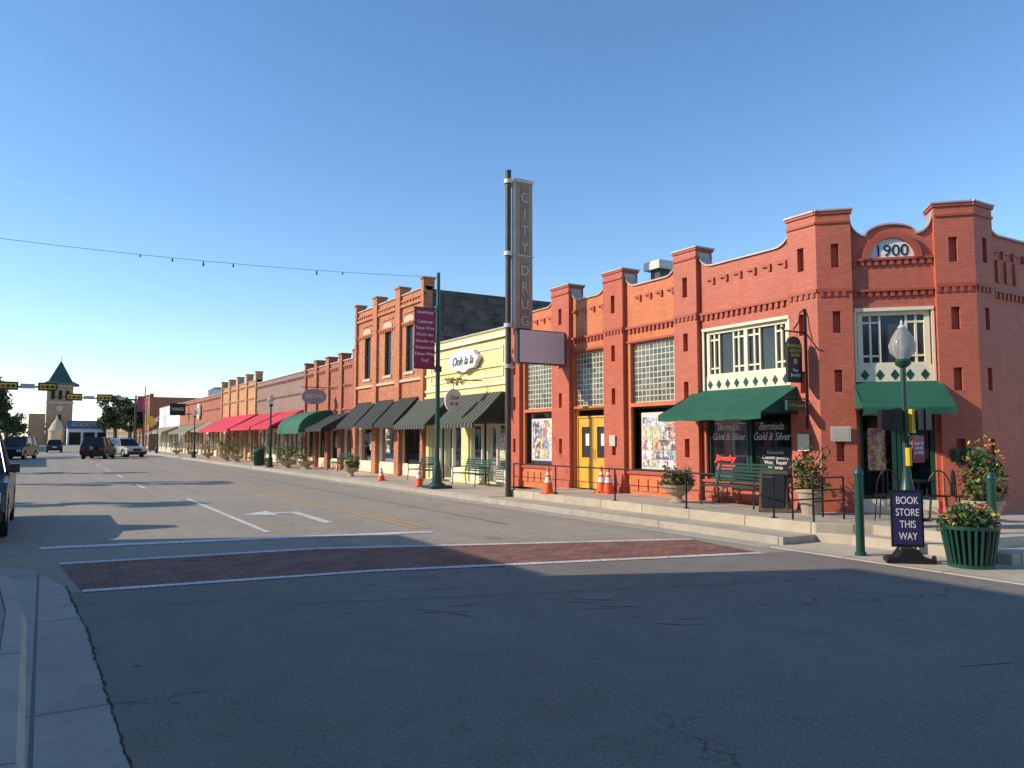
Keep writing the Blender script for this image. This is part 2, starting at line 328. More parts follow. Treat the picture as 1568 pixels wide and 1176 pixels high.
# ------------------------------------------------------------------ ground
near=[(.45,10.55),(3.9,10.1),(9.75,8.5)]; far=[(.25,13.0),(3.9,12.6),(10.0,10.3)]
p=Part('ground'); p.face([(-900,-900,-.03),(900,-900,-.03),(900,1200,-.03),(-900,1200,-.03)],GRASS); p.done()
p=Part('road')
p.face([(-3.3,-60,0),(60,-60,0),(60,3.6,0),(10.9,3.6,0),(10.9,8.3,0),(9.75,8.5,0),(3.9,10.1,0),(.45,10.55,0),(-3.3,10.7,0)],ASPH)
p.face([(-3.3,10.7,0),(.45,10.55,0),(3.9,10.1,0),(9.75,8.5,0),(10.9,8.3,0),(10.9,260,0),(-3.3,260,0)],ASPHL)
p.face([(-60,228,-.004),(80,228,-.004),(80,242,-.004),(-60,242,-.004)],ASPHL); p.done()
def strip(pts,w,z,m,part):
    for (x0,y0),(x1,y1) in zip(pts[:-1],pts[1:]):
        d=Vector((x1-x0,y1-y0)).normalized(); n=Vector((-d.y,d.x))*w/2
        part.face([(x0-n.x,y0-n.y,z),(x1-n.x,y1-n.y,z),(x1+n.x,y1+n.y,z),(x0+n.x,y0+n.y,z)],m)
p=Part('brick_crosswalk'); p.face([(x,y,.004) for x,y in near]+[(x,y,.004) for x,y in far[::-1]],PAV); p.done(recalc=False)
p=Part('road_markings')
strip(near,.16,.008,RWHITE,p); strip(far,.16,.008,RWHITE,p)
strip([(.0,15.0),(3.4,14.4),(6.5,13.7)],.3,.008,RWHITE,p)
strip([(3.75,15.3),(3.75,25)],.12,.008,RWHITE,p)
for y in range(31,220,9): strip([(3.2,y),(3.2,y+3)],.12,.008,RWHITE,p)
for x in (6.45,6.7): strip([(x,14.3),(x,112)],.1,.008,RYEL,p); strip([(x,126),(x,225)],.1,.008,RYEL,p)
strip([(5.3,16.3),(5.3,19.2)],.2,.008,RWHITE,p); strip([(5.2,19.1),(4.75,19.1)],.25,.009,RWHITE,p)
p.face([(4.8,18.5,.0085),(4.8,19.75,.0085),(4.05,19.1,.0085)],RWHITE)
for y in (17,23.5,30): strip([(-3.0,y),(-1.0,y)],.1,.008,RWHITE,p)
for y in (24,31,38): strip([(8.9,y),(10.2,y)],.1,.008,RWHITE,p)
random.seed(3)
for cx,cy,k in ((3.6,7.6,4),(5.1,7.0,5),(5.2,5.9,3)):
    for i in range(k): x=cx+random.uniform(-.3,.3); y=cy+random.uniform(-.3,.3); strip([(x,y),(x+random.uniform(.1,.4),y-random.uniform(0,.35))],.03,.006,RORG,p)
strip([(6.3,3.5),(6.75,3.35)],.025,.006,RORG,p)
p.done(recalc=False)
p=Part('road_repairs')
def wob(x0,y0,x1,y1,n=14,a=.05): return [(x0+(x1-x0)*i/n+random.uniform(-a,a),y0+(y1-y0)*i/n+random.uniform(-a,a)) for i in range(n+1)]
strip(wob(8.4,14,8.4,60,60,.03),.03,.0045,SEAM,p); strip(wob(-2.5,34,10.3,33.5,24,.05),.03,.0045,SEAM,p)
strip(wob(2.2,8.6,8.9,6.4,40,.03),.01,.0045,SEAM,p); strip(wob(1.0,9.3,7.6,7.6,40,.03),.008,.0045,SEAM,p)
g=[(.42,-40),(.5,3),(.4,8.5),(.28,11),(-.1,12.7),(-1.1,13.5),(-2.2,13.9),(-3.1,14.9),(-3.1,20)]
wl=[(.45,-2)]+wob(.5,2.6,.41,8.5,70,.012)+wob(.40,8.6,.29,11,20,.01)
for a,b in zip(wl[:-1],wl[1:]): strip([a,b],random.uniform(.008,.03),.0085,SEAM,p)
p.done(recalc=False)
p=Part('pavement_right')
p.box(10.9,13.9,19.3,118,-.02,.15,CONC); p.box(10.9,13.9,128,226,-.02,.15,CONC)
p.box(10.75,10.9,8.9,118,-.02,.14,GUT); p.box(10.75,10.9,128,226,-.02,.14,GUT)
p.box(10.9,11.6,8.9,19.3,-.02,.135,CONC)
p.flat([(11.6,19.3),(11.6,8.9),(12.2,8.2),(12.2,6.2),(17,5.4),(40,5.4),(40,8.4),(15.9,8.4),(13.9,10.4),(13.9,19.3)],-.02,.33,CONC)
p.flat([(11.601,8.9),(11.75,8.3),(11.8,5.8),(17,4.95),(40,4.95),(40,5.4),(17,5.4),(12.2,6.2),(12.2,8.2)],-.02,.17,CONC)
p.flat([(10.4,8.9),(10.4,3.6),(40,3.6),(40,4.95),(17,4.95),(11.8,5.8),(11.75,8.3),(11.6,8.9)],-.02,.012,CONC)
p.box(13.9,40,19.3,22.4,-.02,.3,CONC)
p.done(bevel=.015)
p=Part('gutter_right'); p.box(10.35,10.75,8.9,118,-.02,.006,GUT); p.box(10.35,10.75,128,226,-.02,.006,GUT); p.done()
p=Part('pavement_left')
edge=[(-.02,-40),(-.02,3),(-.1,9),(-.25,11.0),(-.6,12.2),(-1.3,12.9),(-2.4,13.3),(-3.4,14.6),(-3.5,20)]
p.flat([(x-.16,y) for x,y in edge]+[(-3.66,112),(-14,112),(-14,-40)],-.02,.138,CONC2)
p.flat([(-3.66,126),(-3.66,226),(-9,226),(-9,126)],-.02,.15,CONC2)
p.done()
p=Part('kerb_left')
for (x0,y0),(x1,y1) in zip(edge[:-1],edge[1:]): p.hexa([(x0-.155,y0,-.02),(x0+.03,y0,-.02),(x1+.03,y1,-.02),(x1-.155,y1,-.02),(x0-.155,y0,.15),(x0-.02,y0,.146),(x1-.02,y1,.146),(x1-.155,y1,.15)],KERB)
p.box(-3.66,-3.5,20,112,-.02,.146,KERB); p.done()
p=Part('gutter_left')
for i in range(len(edge)-1): p.flat([edge[i],g[i],g[i+1],edge[i+1]],-.02,.006,GUT2)
p.done()

# ------------------------------------------------------------------ corner brick building
E=empty('corner_brick_shop_building',(14.5,12,0)); GZ=.33
W=Part('walls',E); T=Part('trim',E); G=Part('windows',E); C=Part('coping',E)
D0=-.3
bays=[(10.86,13.57),(14.36,16.38),(17.24,18.92),(19.86,21.78)]
ops=[(10.98,13.45,.85,2.75),(10.98,13.45,2.9,4.4),
     (14.5,16.22,.95,2.66),(14.5,16.22,2.76,4.38),
     (17.3,18.86,.33,2.7),(17.3,18.86,2.76,4.38),
     (20.0,21.65,.95,2.66),(20.0,21.65,2.76,4.38)]
W.wall(FM,10.2,13.57,GZ-.1,5.4,D0,0,PINK,ops); W.wall(FM,13.57,22.4,GZ-.1,5.4,D0,0,ORG,ops)
def sweep(a0,a1,zl,zh,r=.45,left=True,right=True,n=7):
    pts=[]
    if left:
        for i in range(n+1): t=i/n*math.pi/2; pts.append((a0+r*(1-math.cos(t)) ,zh-(zh-zl)*math.sin(t)))
    else: pts.append((a0,zl))
    if right:
        for i in range(n+1): t=math.pi/2*(1-i/n); pts.append((a1-r*(1-math.cos(t)),zh-(zh-zl)*math.sin(t)))
    else: pts.append((a1,zl))
    return pts
def parapet(F,a0,a1,mat,pts):
    W.fpoly(F,[(a0,5.4)]+pts+[(a1,5.4)],D0,0,mat)
    for (x0,z0),(x1,z1) in zip(pts[:-1],pts[1:]):
        P=F.P
        C.hexa([P(x0,D0-.03,z0),P(x1,D0-.03,z1),P(x1,.05,z1),P(x0,.05,z0),P(x0,D0-.03,z0+.035),P(x1,D0-.03,z1+.035),P(x1,.05,z1+.035),P(x0,.05,z0+.035)],COPING)
        k=max(1,int(abs(x1-x0)/.07))
        for j in range(k):
            f=(j+.5)/k; x=x0+(x1-x0)*f; z=z0+(z1-z0)*f+.03; C.cyl(P(x,-.05,z),P(x+random.uniform(-.03,.03),-.05+random.uniform(-.06,.08),z+.09),.003,.002,ALUM,3)
for i,(a0,a1) in enumerate(bays):
    parapet(FM,a0,a1,PINK if i==0 else ORG,sweep(a0,a1,5.95,6.33,.42))
    mt=PINK if i==0 else ORG
    x=a0+.12
    while x<a1-.25: T.fb(FM,x,x+.24,0,.05,5.60,5.66,REDTRIM); T.fb(FM,x,x+.07,0,.048,5.5,5.60,REDTRIM); x+=.42
    x=a0+.03
    while x<a1-.08: T.fb(FM,x,x+.08,0,.05,4.66,4.78,REDTRIM); x+=.16
    T.fb(FM,a0,a1,0,.07,4.78,4.84,REDTRIM); T.fb(FM,a0,a1,0,.035,4.40,4.46,REDTRIM)
    if i!=2: T.fb(FM,a0,a1,0,.06,.86 if i else .78,.93 if i else .84,REDTRIM)
    if i!=2:
        x=a0+.05
        while x<a1-.1: T.fb(FM,x,x+.3,0,.03,.42,.74,mt); x+=.38
def pier(F,a0,a1,mat,b0=0,b1=0,top=6.42,pr=.13,slots=((5.3,5.8),(3.95,4.4),(2.75,3.2),(1.35,1.8))):
    am=(a0+a1)/2; sw=min(.16,(a1-a0)*.25)
    o=[(am-sw/2,am+sw/2,z0,z1) for z0,z1 in slots]
    W.wall(F,a0-b0,a1+b1,GZ-.1,top,0.001,pr,mat,o)
    W.fb(F,a0,a1,-.42,0.001,5.3,top,mat)
    T.fb(F,a0-.03-b0,a1+.03+b1,-.45,pr+.03,top,top+.06,REDTRIM); C.fb(F,a0-.05-b0,a1+.05+b1,-.48,pr+.05,top+.06,top+.095,COPING)
    T.fb(F,a0-.0-b0,a1+b1,pr,pr+.035,4.80,4.87,REDTRIM); T.fb(F,a0-b0,a1+b1,pr,pr+.03,6.22,6.27,REDTRIM)
    T.fb(F,a0-b0,a1+b1,pr,pr+.03,.23,.5,mat)
    x=a0
    while x<a1-.06: T.fb(F,x,x+.07,pr,pr+.03,4.70,4.80,REDTRIM); x+=.14
    for j in range(16):
        x=a0+(a1-a0)*random.random(); d=random.choice((pr,-.4)); C.cyl(F.P(x,d,top+.09),F.P(x+random.uniform(-.05,.05),d+random.uniform(-.05,.05),top+.19),.003,.002,ALUM,3)
pier(FM,10.2,10.86,PINK,b0=.054); pier(FM,13.57,14.36,PINK); pier(FM,16.38,17.24,RED); pier(FM,18.92,19.86,RED); pier(FM,21.78,22.4,RED,top=6.0)
CL=2.828; p0=.62; p1=CL-.66
W.wall(FC,0,CL,GZ-.1,5.4,D0,0,PINK,[(p0+.08,p1-.08,.6,2.75),(p0+.08,p1-.08,2.9,4.4)])
pier(FC,0,p0,PINK,b0=.054); pier(FC,p1,CL,PINK,b1=.054)
am=(p0+p1)/2; pts=[]
for i in range(8): t=i/7*math.pi/2; pts.append((p0+.3*(1-math.cos(t)),6.35-.42*math.sin(t)))
for i in range(13): t=math.pi-i/12*math.pi; pts.append((am+.47*math.cos(t),5.93+.22*math.sin(t)))
for i in range(8): t=math.pi/2*(1-i/7); pts.append((p1-.3*(1-math.cos(t)),6.35-.42*math.sin(t)))
parapet(FC,p0,p1,PINK,pts)
outer=[(am+.56*math.cos(math.pi-i/16*math.pi),5.45+.56*math.sin(math.pi-i/16*math.pi)) for i in range(17)]
inner=[(am+.42*math.cos(math.pi-i/16*math.pi),5.45+.42*math.sin(math.pi-i/16*math.pi)) for i in range(17)]
for i in range(16): T.fpoly(FC,[outer[i],outer[i+1],inner[i+1],inner[i]],0,.09,REDTRIM)
T.fpoly(FC,inner,0,.03,WHITE)
text(E,'date_stone_lettering','1900',FC.P(am,.04,5.6),FC.nn,.34,BLACK,sx=.95)
for zz,aa,bb in ((5.32,p0,p1),(4.68,p0,p1)):
    x=aa+.03
    while x<bb-.06: T.fb(FC,x,x+.075,0,.05,zz,zz+.1,REDTRIM); x+=.14
    T.fb(FC,aa,bb,0,.07,zz+.1,zz+.15,REDTRIM)
W.wall(FS,0,24,GZ-.1,5.4,D0,0,RED,[(4.5,7,1,2.7)]); pier(FS,0,.62,RED,b0=.054)
parapet(FS,.62,24,RED,sweep(.62,24,5.95,6.33,.42,right=False))
x=.75
while x<23: T.fb(FS,x,x+.24,0,.05,5.60,5.66,REDTRIM); T.fb(FS,x,x+.07,0,.048,5.5,5.60,REDTRIM); x+=.42
x=.65
while x<23: T.fb(FS,x,x+.08,0,.05,4.66,4.78,REDTRIM); x+=.16
T.fb(FS,.62,24,0,.07,4.78,4.84,REDTRIM)
for a in (.95,1.3,1.65): W.fb(FS,a,a+.12,.001,.04,5.0,5.45,REDTRIM)
window(G,FS,4.5,7,1,2.7,-.15,CREAM,GLASS,2,2)
p=Part('roof',E); p.flat([(13.9,22.39),(13.9,10.4),(15.75,8.5),(39.6,8.5),(39.6,22.39)],5.3,5.39,ROOF); p.box(15.5,15.9,17.1,17.5,5.39,6.85,STEEL); p.box(15.35,16.05,16.95,17.65,6.85,7.1,ALUM); p.box(19,21,13,15,5.39,6.4,ALUM); p.done()
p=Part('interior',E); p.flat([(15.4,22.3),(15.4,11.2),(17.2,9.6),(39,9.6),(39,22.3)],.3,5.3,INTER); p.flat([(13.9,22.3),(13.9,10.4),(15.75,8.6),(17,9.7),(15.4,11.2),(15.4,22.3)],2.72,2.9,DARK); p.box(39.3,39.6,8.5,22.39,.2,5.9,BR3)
p.box(14.15,14.2,10.95,13.5,.8,2.7,DARK)  # black sheet added behind the first bay's glass to keep the window dark
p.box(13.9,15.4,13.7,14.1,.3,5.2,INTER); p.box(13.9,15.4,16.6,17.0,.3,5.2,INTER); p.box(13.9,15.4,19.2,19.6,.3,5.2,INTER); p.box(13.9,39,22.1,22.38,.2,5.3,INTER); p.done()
for a0,a1 in ((14.5,16.22),(17.3,18.86),(20.0,21.65)): G.fb(FM,a0,a1,-.22,-.12,2.76,4.38,GB)
for a0,a1 in ((14.5,16.22),(20.0,21.65)): window(G,FM,a0,a1,.95,2.66,-.14,BLACK,GLASS,1,1,.05)
window(G,FM,17.3,18.86,2.42,2.7,-.14,YDOOR,GLASS,1,1,.05)
for a0,a1 in ((17.36,18.06),(18.08,18.80)):
    G.wall(FM,a0,a1,.35,2.40,-.2,-.13,YDOOR,[(a0+.15,a1-.15,1.25,2.15)]); G.fb(FM,a0+.15,a1-.15,-.18,-.17,1.25,2.15,UPGLASS); G.fb(FM,a0+.14,a1-.14,-.13,-.115,.5,1.05,YDOOR)
    G.fb(FM,a0+.25,a1-.3,-.168,-.165,1.6,1.95,WHITE)
G.fb(FM,17.3,17.36,-.2,-.09,.33,2.42,YDOOR); G.fb(FM,18.8,18.86,-.2,-.09,.33,2.42,YDOOR)
G.cyl(FM.P(18.0,-.08,1.2),FM.P(18.0,-.08,1.5),.015,.015,CHROME); 
def prairie(F,a0,a1,z0,z1,n,d=-.1):
    G.fb(F,a0,a1,d-.03,d-.022,z0,z1,UPGLASS)
    G.fb(F,a0,a1,d-.05,d+.06,z1-.08,z1,CREAM); G.fb(F,a0,a1,d-.05,d+.06,z0,z0+.06,CREAM)
    w=(a1-a0)/n
    for i in range(n+1): x=min(max(a0+w*i-.05,a0),a1-.1); G.fb(F,x,x+.1,d-.05,d+.058,z0+.06,z1-.08,CREAM)
    for i in range(n):
        b0=a0+w*i+.05; b1=a0+w*(i+1)-.05
        for f in (.16,.30,.70,.84): x=b0+(b1-b0)*f; G.fb(F,x-.02,x+.02,d-.04,d+.03,z0+.06,z1-.08,CREAM)
        for f in (.18,.80):
            z=z0+(z1-z0)*f
            G.fb(F,b0,b0+(b1-b0)*.30,d-.04,d+.026,z-.02,z+.02,CREAM); G.fb(F,b0+(b1-b0)*.70,b1,d-.04,d+.026,z-.02,z+.02,CREAM)
prairie(FM,11.0,13.43,3.28,4.38,2); prairie(FC,p0+.1,p1-.1,3.28,4.38,1)
for F,a0,a1 in ((FM,10.98,13.45),(FC,p0+.08,p1-.08)):
    G.fb(F,a0,a1,-.2,-.03,2.9,3.28,CREAM); n=int((a1-a0)/.26); w=(a1-a0)/n
    for i in range(n):
        x=a0+w*(i+.5); G.fpoly(F,[(x-.08,3.09),(x,2.98),(x+.08,3.09),(x,3.2)],-.03,-.022,DKGREEN)
    G.fb(F,a0-.04,a1+.04,-.05,.05,4.38,4.45,CREAM); G.fb(F,a0-.05,a0,-.02,.03,2.9,4.38,CREAM); G.fb(F,a1,a1+.05,-.02,.03,2.9,4.38,CREAM)
window(G,FM,10.98,12.2,.85,2.75,-.12,DKGREEN,GLASSD,1,1,.06); window(G,FM,12.23,13.45,.85,2.75,-.12,DKGREEN,GLASSD,1,1,.06)
a0,a1=p0+.08,p1-.08; am=(a0+a1)/2
window(G,FC,a0,am-.01,.6,2.75,-.12,DKGREEN,GLASSD,1,1,.07); window(G,FC,am+.01,a1,.6,2.75,-.12,DKGREEN,GLASSD,1,1,.07)
T.fb(FC,a0,a1,-.1,.03,.33,.6,CREAM)
T.fb(FM,10.4,10.68,.165,.185,1.55,1.9,CREAM)
T.fb(FC,.12,.5,.165,.18,1.75,2.05,ALUM); T.fb(FC,.15,.47,.18,.184,1.78,2.02,COLS[0])
T.fb(FC,2.3,2.6,.165,.18,1.35,1.6,BLACK); T.fb(FM,16.7,16.95,.165,.18,1.6,1.9,ALUM)
W.done(); T.done(); G.done(recalc=True); C.done()
awning(E,FM,10.7,13.75,2.95,2.35,1.25,GRNAWN,val=.16); awning(E,FC,p0-.02,p1+.05,2.95,2.4,.95,GRNAWN,val=.14)
for a in (11.6,12.85): text(E,'window_lettering','Bermuda\nGold & Silver',FM.P(a,-.10,1.96),FM.nn,.24,WTEXT,sp=.95,shear=.35,sx=.78)
text(E,'neon_sign','Jewelry\nRepair',FM.P(13.0,-.13,1.25),FM.nn,.2,NEON,sp=.95,shear=.4)
for a,b in ((.95,'BERMUDA'),(1.75,'GOLD & SILVER')): text(E,'window_lettering',b,FC.P(a,-.10,2.3),FC.nn,.1,WTEXT,bold=.002)
p=Part('shop_displays',E); display(p,FM,11,13.4,.8,7,.5); display(p,FM,20.0,21.6,.8,4); display(p,FM,14.5,16.2,.8,4)
random.seed(21)
p.fb(FM,14.6,15.98,-.162,-.158,1.0,2.5,COLS[6]); posters(p,FM,14.65,15.93,1.05,2.45,-.150)
p.fb(FM,20.2,21.45,-.162,-.158,1.1,2.45,COLS[6]); posters(p,FM,20.25,21.4,1.15,2.4,-.150)
p.fb(FM,11.1,11.95,-.135,-.130,.95,1.62,BLACK)
text(p.p,'window_notice','Diamonds\nCustom Jewelry\nWatch Repair\nBatteries\nAppraisals',FM.P(11.52,-.125,1.28),FM.nn,.11,WTEXT)
posters(p,FC,a0+.15,a0+.5,1.15,2.05,-.13,.4,.6); p.fb(FC,am+.1,a1-.1,-.14,-.135,1.4,2.05,BLACK); text(p.p,'window_notice','OPEN\nEstate\nJewelry',FC.P((am+a1)/2,-.13,1.72),FC.nn,.11,WTEXT); display(p,FC,a0,a1,.6,5,.6)
p.done()
HS=empty('hanging_shop_sign',(13.1,10.45,3.4)); p=Part('sign_board',HS)
p.box(12.86,13.3,10.42,10.48,2.95,3.72,BLACK); FX=Fr((12.86,10.42),(1,0),(0,-1))
p.fpoly(FX,[(0,3.72),(.08,3.86),(.22,3.9),(.36,3.86),(.44,3.72)],-.06,0,BLACK)
p.tube([(13.5,10.45,4.0),(12.8,10.45,4.0),(12.72,10.45,4.06)],.018,BLACK); p.tube([(13.45,10.45,4.5),(13.3,10.45,4.4),(13.25,10.45,4.2),(13.1,10.45,4.05)],.015,BLACK); p.tube([(12.95,10.45,4),(12.95,10.45,3.8)],.008,BLACK); p.tube([(13.2,10.45,4),(13.2,10.45,3.8)],.008,BLACK)
p.box(12.8,13.35,10.41,10.47,2.38,2.58,DKGREEN); p.tube([(13.5,10.45,2.62),(12.8,10.45,2.62)],.015,BLACK); p.cyl((13.44,10.45,2.0),(13.44,10.45,4.5),.02,.02,BLACK); p.done()
text(HS,'sign_lettering','BERMUDA\nGOLD &\nSILVER',(13.08,10.415,3.6),(0,-1),.095,YTEXT); text(HS,'sign_small_lettering','Fine\nJewelry',(13.08,10.415,3.15),(0,-1),.1,WTEXT); text(HS,'sign_lower_lettering','In The Gutter',(13.075,10.405,2.48),(0,-1),.08,YTEXT)
p=Part('lamp_disc',HS); p.cyl((13.08,10.41,3.38),(13.08,10.419,3.38),.06,.06,TERRA,16); p.done()

# ------------------------------------------------------------------ row of shops
def shop(name,y0,y1,h,mat,nb,awn=None,pierm=None,trimm=None,piers=True,dep=16,fin=.45,off=0,two=False,postm=CREAM,gz=.15,side=None,fasc=3.2,st=.3):
    E=empty(name,(14,(y0+y1)/2,0)); F=Fr((13.6-off,0),(0,1),(-1,0)); pierm=pierm or mat; trimm=trimm or mat
    W=Part('walls',E); G=Part('windows',E); T=Part('trim',E); y0+=.01; y1-=.01
    w=(y1-y0)/nb; ops=[]
    for i in range(nb): ops.append((y0+w*i+.28,y0+w*(i+1)-.28,gz+.05,fasc))
    W.wall(F,y0,y1,0,h,-.3,0,mat,ops+(two or []))
    for i in range(nb):
        a0,a1=ops[i][:2]; m=(a0+a1)/2; dw=.5
        if a1-a0>2.6:
            window(G,F,m-dw,m+dw,gz+.05,2.35,-.28,postm,GLASS,1,1,.1); window(G,F,m-dw,m+dw,2.37,fasc,-.26,postm,GLASS,2,1,.06)
            for b0,b1 in ((a0,m-dw-.02),(m+dw+.02,a1)):
                G.fb(F,b0,b1,-.2,-.06,gz+.05,.65,postm); window(G,F,b0,b1,.65,2.35,-.12,postm,GLASS,max(1,round((b1-b0)/1.2)),1,.07); window(G,F,b0,b1,2.37,fasc,-.12,postm,GLASS,max(1,round((b1-b0)/.6)),1,.06)
        else:
            G.fb(F,a0,a1,-.2,-.06,gz+.05,.65,postm); window(G,F,a0,a1,.65,2.35,-.12,postm,GLASS,1,1,.07); window(G,F,a0,a1,2.37,fasc,-.12,postm,GLASS,3,1,.06)
        display(G,F,a0+.1,a1-.1,.6,max(2,int((a1-a0)*3)))
        if random.random()<.7: x=random.uniform(a0+.2,a1-.7); posters(G,F,x,x+.45,random.uniform(1,1.4),2.0,-.135,.4,.5)
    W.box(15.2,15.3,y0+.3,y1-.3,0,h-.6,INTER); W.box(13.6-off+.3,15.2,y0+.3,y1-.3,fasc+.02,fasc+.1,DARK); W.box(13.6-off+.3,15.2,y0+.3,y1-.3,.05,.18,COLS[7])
    W.box(13.6-off+.3,13.6+dep,y0+.3,y1-.3,h-.6,h-.5,ROOF)
    sm=side or mat
    W.box(13.6-off+.3,13.6+dep,y0,y0+.3,0,h-.05,sm); W.box(13.6-off+.3,13.6+dep,y1-.3,y1,0,h-.05,mat); W.box(13.6+dep,13.9+dep,y0,y1,0,h-.3,mat)
    T.fb(F,y0,y1,-.33,.06,h,h+.06,COPING); T.fb(F,y0,y1,0,.07,h-.3,h-.22,trimm); T.fb(F,y0,y1,0,.06,h-1.3,h-1.22,trimm); T.fb(F,y0,y1,0,.08,fasc+.12,fasc+.22,trimm)
    if mat not in (CREAMW,WHITE):
        x=y0+.1
        while x<y1-.1: T.fb(F,x,x+.1,0,.05,h-.45,h-.3,trimm); x+=.3
        x=y0+.1
        while x<y1-.1: T.fb(F,x,x+.1,0,.04,h-1.42,h-1.3,trimm); x+=.22
    if piers:
        for i in range(nb+1):
            a=y0+w*i; b0=max(y0,a-.26); b1=min(y1,a+.26)
            W.fb(F,b0,b1,.001,.12,0,h+fin-.08,pierm); W.fb(F,b0,b1,-.4,.001,h-.1,h+fin-.08,pierm); T.fb(F,b0-.04,b1+.04,-.44,.17,h+fin-.08,h+fin,trimm)
    W.done(); G.done(); T.done()
    if awn:
        for (a0,a1,zt,zb,pj,mA,mB,cv) in awn: awning(E,F,a0,a1,zt,zb,pj,mA,mB,curve=cv,st=st)
    return E,F
E,F=shop('cream_stucco_shop_building',22.42,29.4,5.65,CREAMW,2,[(22.9,26.0,3.5,2.35,1.2,DGAWN,TANS,False),(26.9,29.9,3.5,2.35,1.2,DGAWN,TANS,False)],piers=False,fasc=3.3,st=.26)
p=Part('cornice',E); p.fb(F,22.45,29.37,0,.12,5.35,5.5,CREAM); p.fb(F,22.45,29.37,.0,.07,3.7,3.8,CREAM); p.fb(F,23.0,28.9,0,.04,4.0,4.08,CREAM); p.fb(F,23.0,28.9,0,.04,5.0,5.08,CREAM); p.fb(F,23.0,23.08,0,.038,4.08,5.0,CREAM); p.fb(F,28.82,28.9,0,.038,4.08,5.0,CREAM); p.done()
s=empty('oval_shop_sign',(13.4,25.7,4.7)); p=Part('board',s); F2=Fr((13.5,25.7),(0,1),(-1,0)); 
p.fpoly(F2,[(1.15*math.cos(t*math.pi/16)*(1+.05*math.cos(t*1.6)),4.75+.42*math.sin(t*math.pi/16)*(1+.1*math.cos(t*1.6))) for t in range(32)],-.05,.12,OVALW); p.done(); text(s,'lettering','Ooh la la',(13.36,25.7,4.72),(-1,0),.46,BLACK,shear=.35)
s=empty('hanging_round_sign',(12.2,25.1,3.2)); p=Part('board',s); FX=Fr((12.35,24.4),(1,0),(0,-1))
p.fpoly(FX,[(.34*math.cos(t*math.pi/8),3.15+.42*math.sin(t*math.pi/8)) for t in range(16)],-.04,.04,SIGNGREY); p.tube([(13.5,24.4,3.9),(12.0,24.4,3.9)],.02,BLACK); p.tube([(13.5,24.4,4.4),(13.0,24.4,4.3),(12.5,24.4,3.9)],.015,BLACK); p.tube([(12.35,24.4,3.9),(12.35,24.4,3.5)],.01,BLACK)
random.seed(5); leaves(p,(12.4,24.4,3.85),(.5,.15,.15),160,.05,[LEAF2,FLY]); p.done(recalc=False); text(s,'lettering','Ooh\nla la',(12.35,24.35,3.15),(0,-1),.2,BLACK,shear=.3)
ups=[(30.7,31.5,4.75,6.9),(33.2,34.0,4.75,6.9),(35.85,36.65,4.75,6.9)]
E,F=shop('two_storey_brick_building',29.42,37.85,8.2,BR2,3,[(30.1,32.3,3.6,2.45,1.15,BLKAWN,None,False),(32.5,34.7,3.6,2.45,1.15,BLKAWN,None,False),(34.9,37.4,3.6,2.45,1.15,BLKAWN,None,False)],dep=6.6,two=ups,side=STAIN,off=.02)
p=Part('upper_windows',E)
for a0,a1,z0,z1 in ups:
    window(p,F,a0,a1,z0,z1,-.12,DKGREEN,UPGLASS,1,2,.05); p.fb(F,a0-.12,a1+.12,.0,.06,z0-.13,z0,STONE)
    p.fpoly(F,[(a0-.12,z1),(a0-.12,z1+.2)]+[((a0+a1)/2+(.52)*math.cos(math.pi-t*math.pi/8),z1+.2+.14*math.sin(math.pi-t*math.pi/8)) for t in range(1,8)]+[(a1+.12,z1+.2),(a1+.12,z1)],0,.05,STONE)
    p.fb(F,a0-.25,a1+.25,0,.045,7.35,7.42,BR2)
p.fb(F,29.5,37.8,0,.09,7.65,7.78,BR2); p.fb(F,29.5,37.8,0,.1,4.3,4.42,STONE); p.done()
awn=[(38.5,41.3,3.2,2.35,1.6,BLKAWN,None,False),(41.6,46.0,3.4,2.25,1.9,GRNAWN2,None,True)]
E,F=shop('red_brick_shop_building',37.87,46.8,5.95,BR3,4,awn)
s=empty('oval_shop_sign',(12.8,42,4.2)); p=Part('board',s); FX=Fr((12.5,41.5),(1,0),(0,-1)); p.fpoly(FX,[(.7*math.cos(t*math.pi/10),4.1+.42*math.sin(t*math.pi/10)) for t in range(20)],-.05,.05,STREETNAME); p.tube([(13.6,41.5,4.6),(11.8,41.5,4.6)],.02,BLACK); p.done(); text(s,'lettering','SHOPPE',(12.5,41.44,4.1),(0,-1),.28,WTEXT)
E,F=shop('brown_brick_shop_building',46.82,59.5,5.95,BR4,3,[(47.2,51.9,3.6,2.55,2.1,REDAWN,None,False),(52.3,58.5,3.6,2.55,2.1,REDAWN,None,False)],piers=False)
E,F=shop('tan_brick_shop_building',59.52,72.7,6.2,BR5,4,[(59.0,71.5,3.7,2.5,2.2,REDAWN,None,False)],fin=.7)
E,F=shop('long_brick_shop_building',72.72,98,5.9,BR3,6,[(73.5,80,3.4,2.6,1.5,OLIVE,None,False),(82,95,3.3,2.5,1.6,OLIVE,BLKAWN,False)],piers=False,st=1)
E,F=shop('white_stucco_shop_building',98.02,117,6.0,WHITE,4,[(99,116,3.3,2.6,1.8,OLIVE,None,False)],piers=False)
E,F=shop('far_two_storey_brick_building',128,152,8.2,BR3,5,None,two=[(130+4.3*i,131.2+4.3*i,4.7,6.6) for i in range(5)],fasc=3.0)
p=Part('upper_windows',E)
for i in range(5): window(p,F,130+4.3*i,131.2+4.3*i,4.7,6.6,-.1,WHITE,UPGLASS,1,2,.08)
p.done()
E,F=shop('far_brick_shop_building',152.1,185,6.2,BR5,6,None,piers=False)
E,F=shop('distant_shop_building',185.1,224,5.6,BR4,6,None,piers=False)
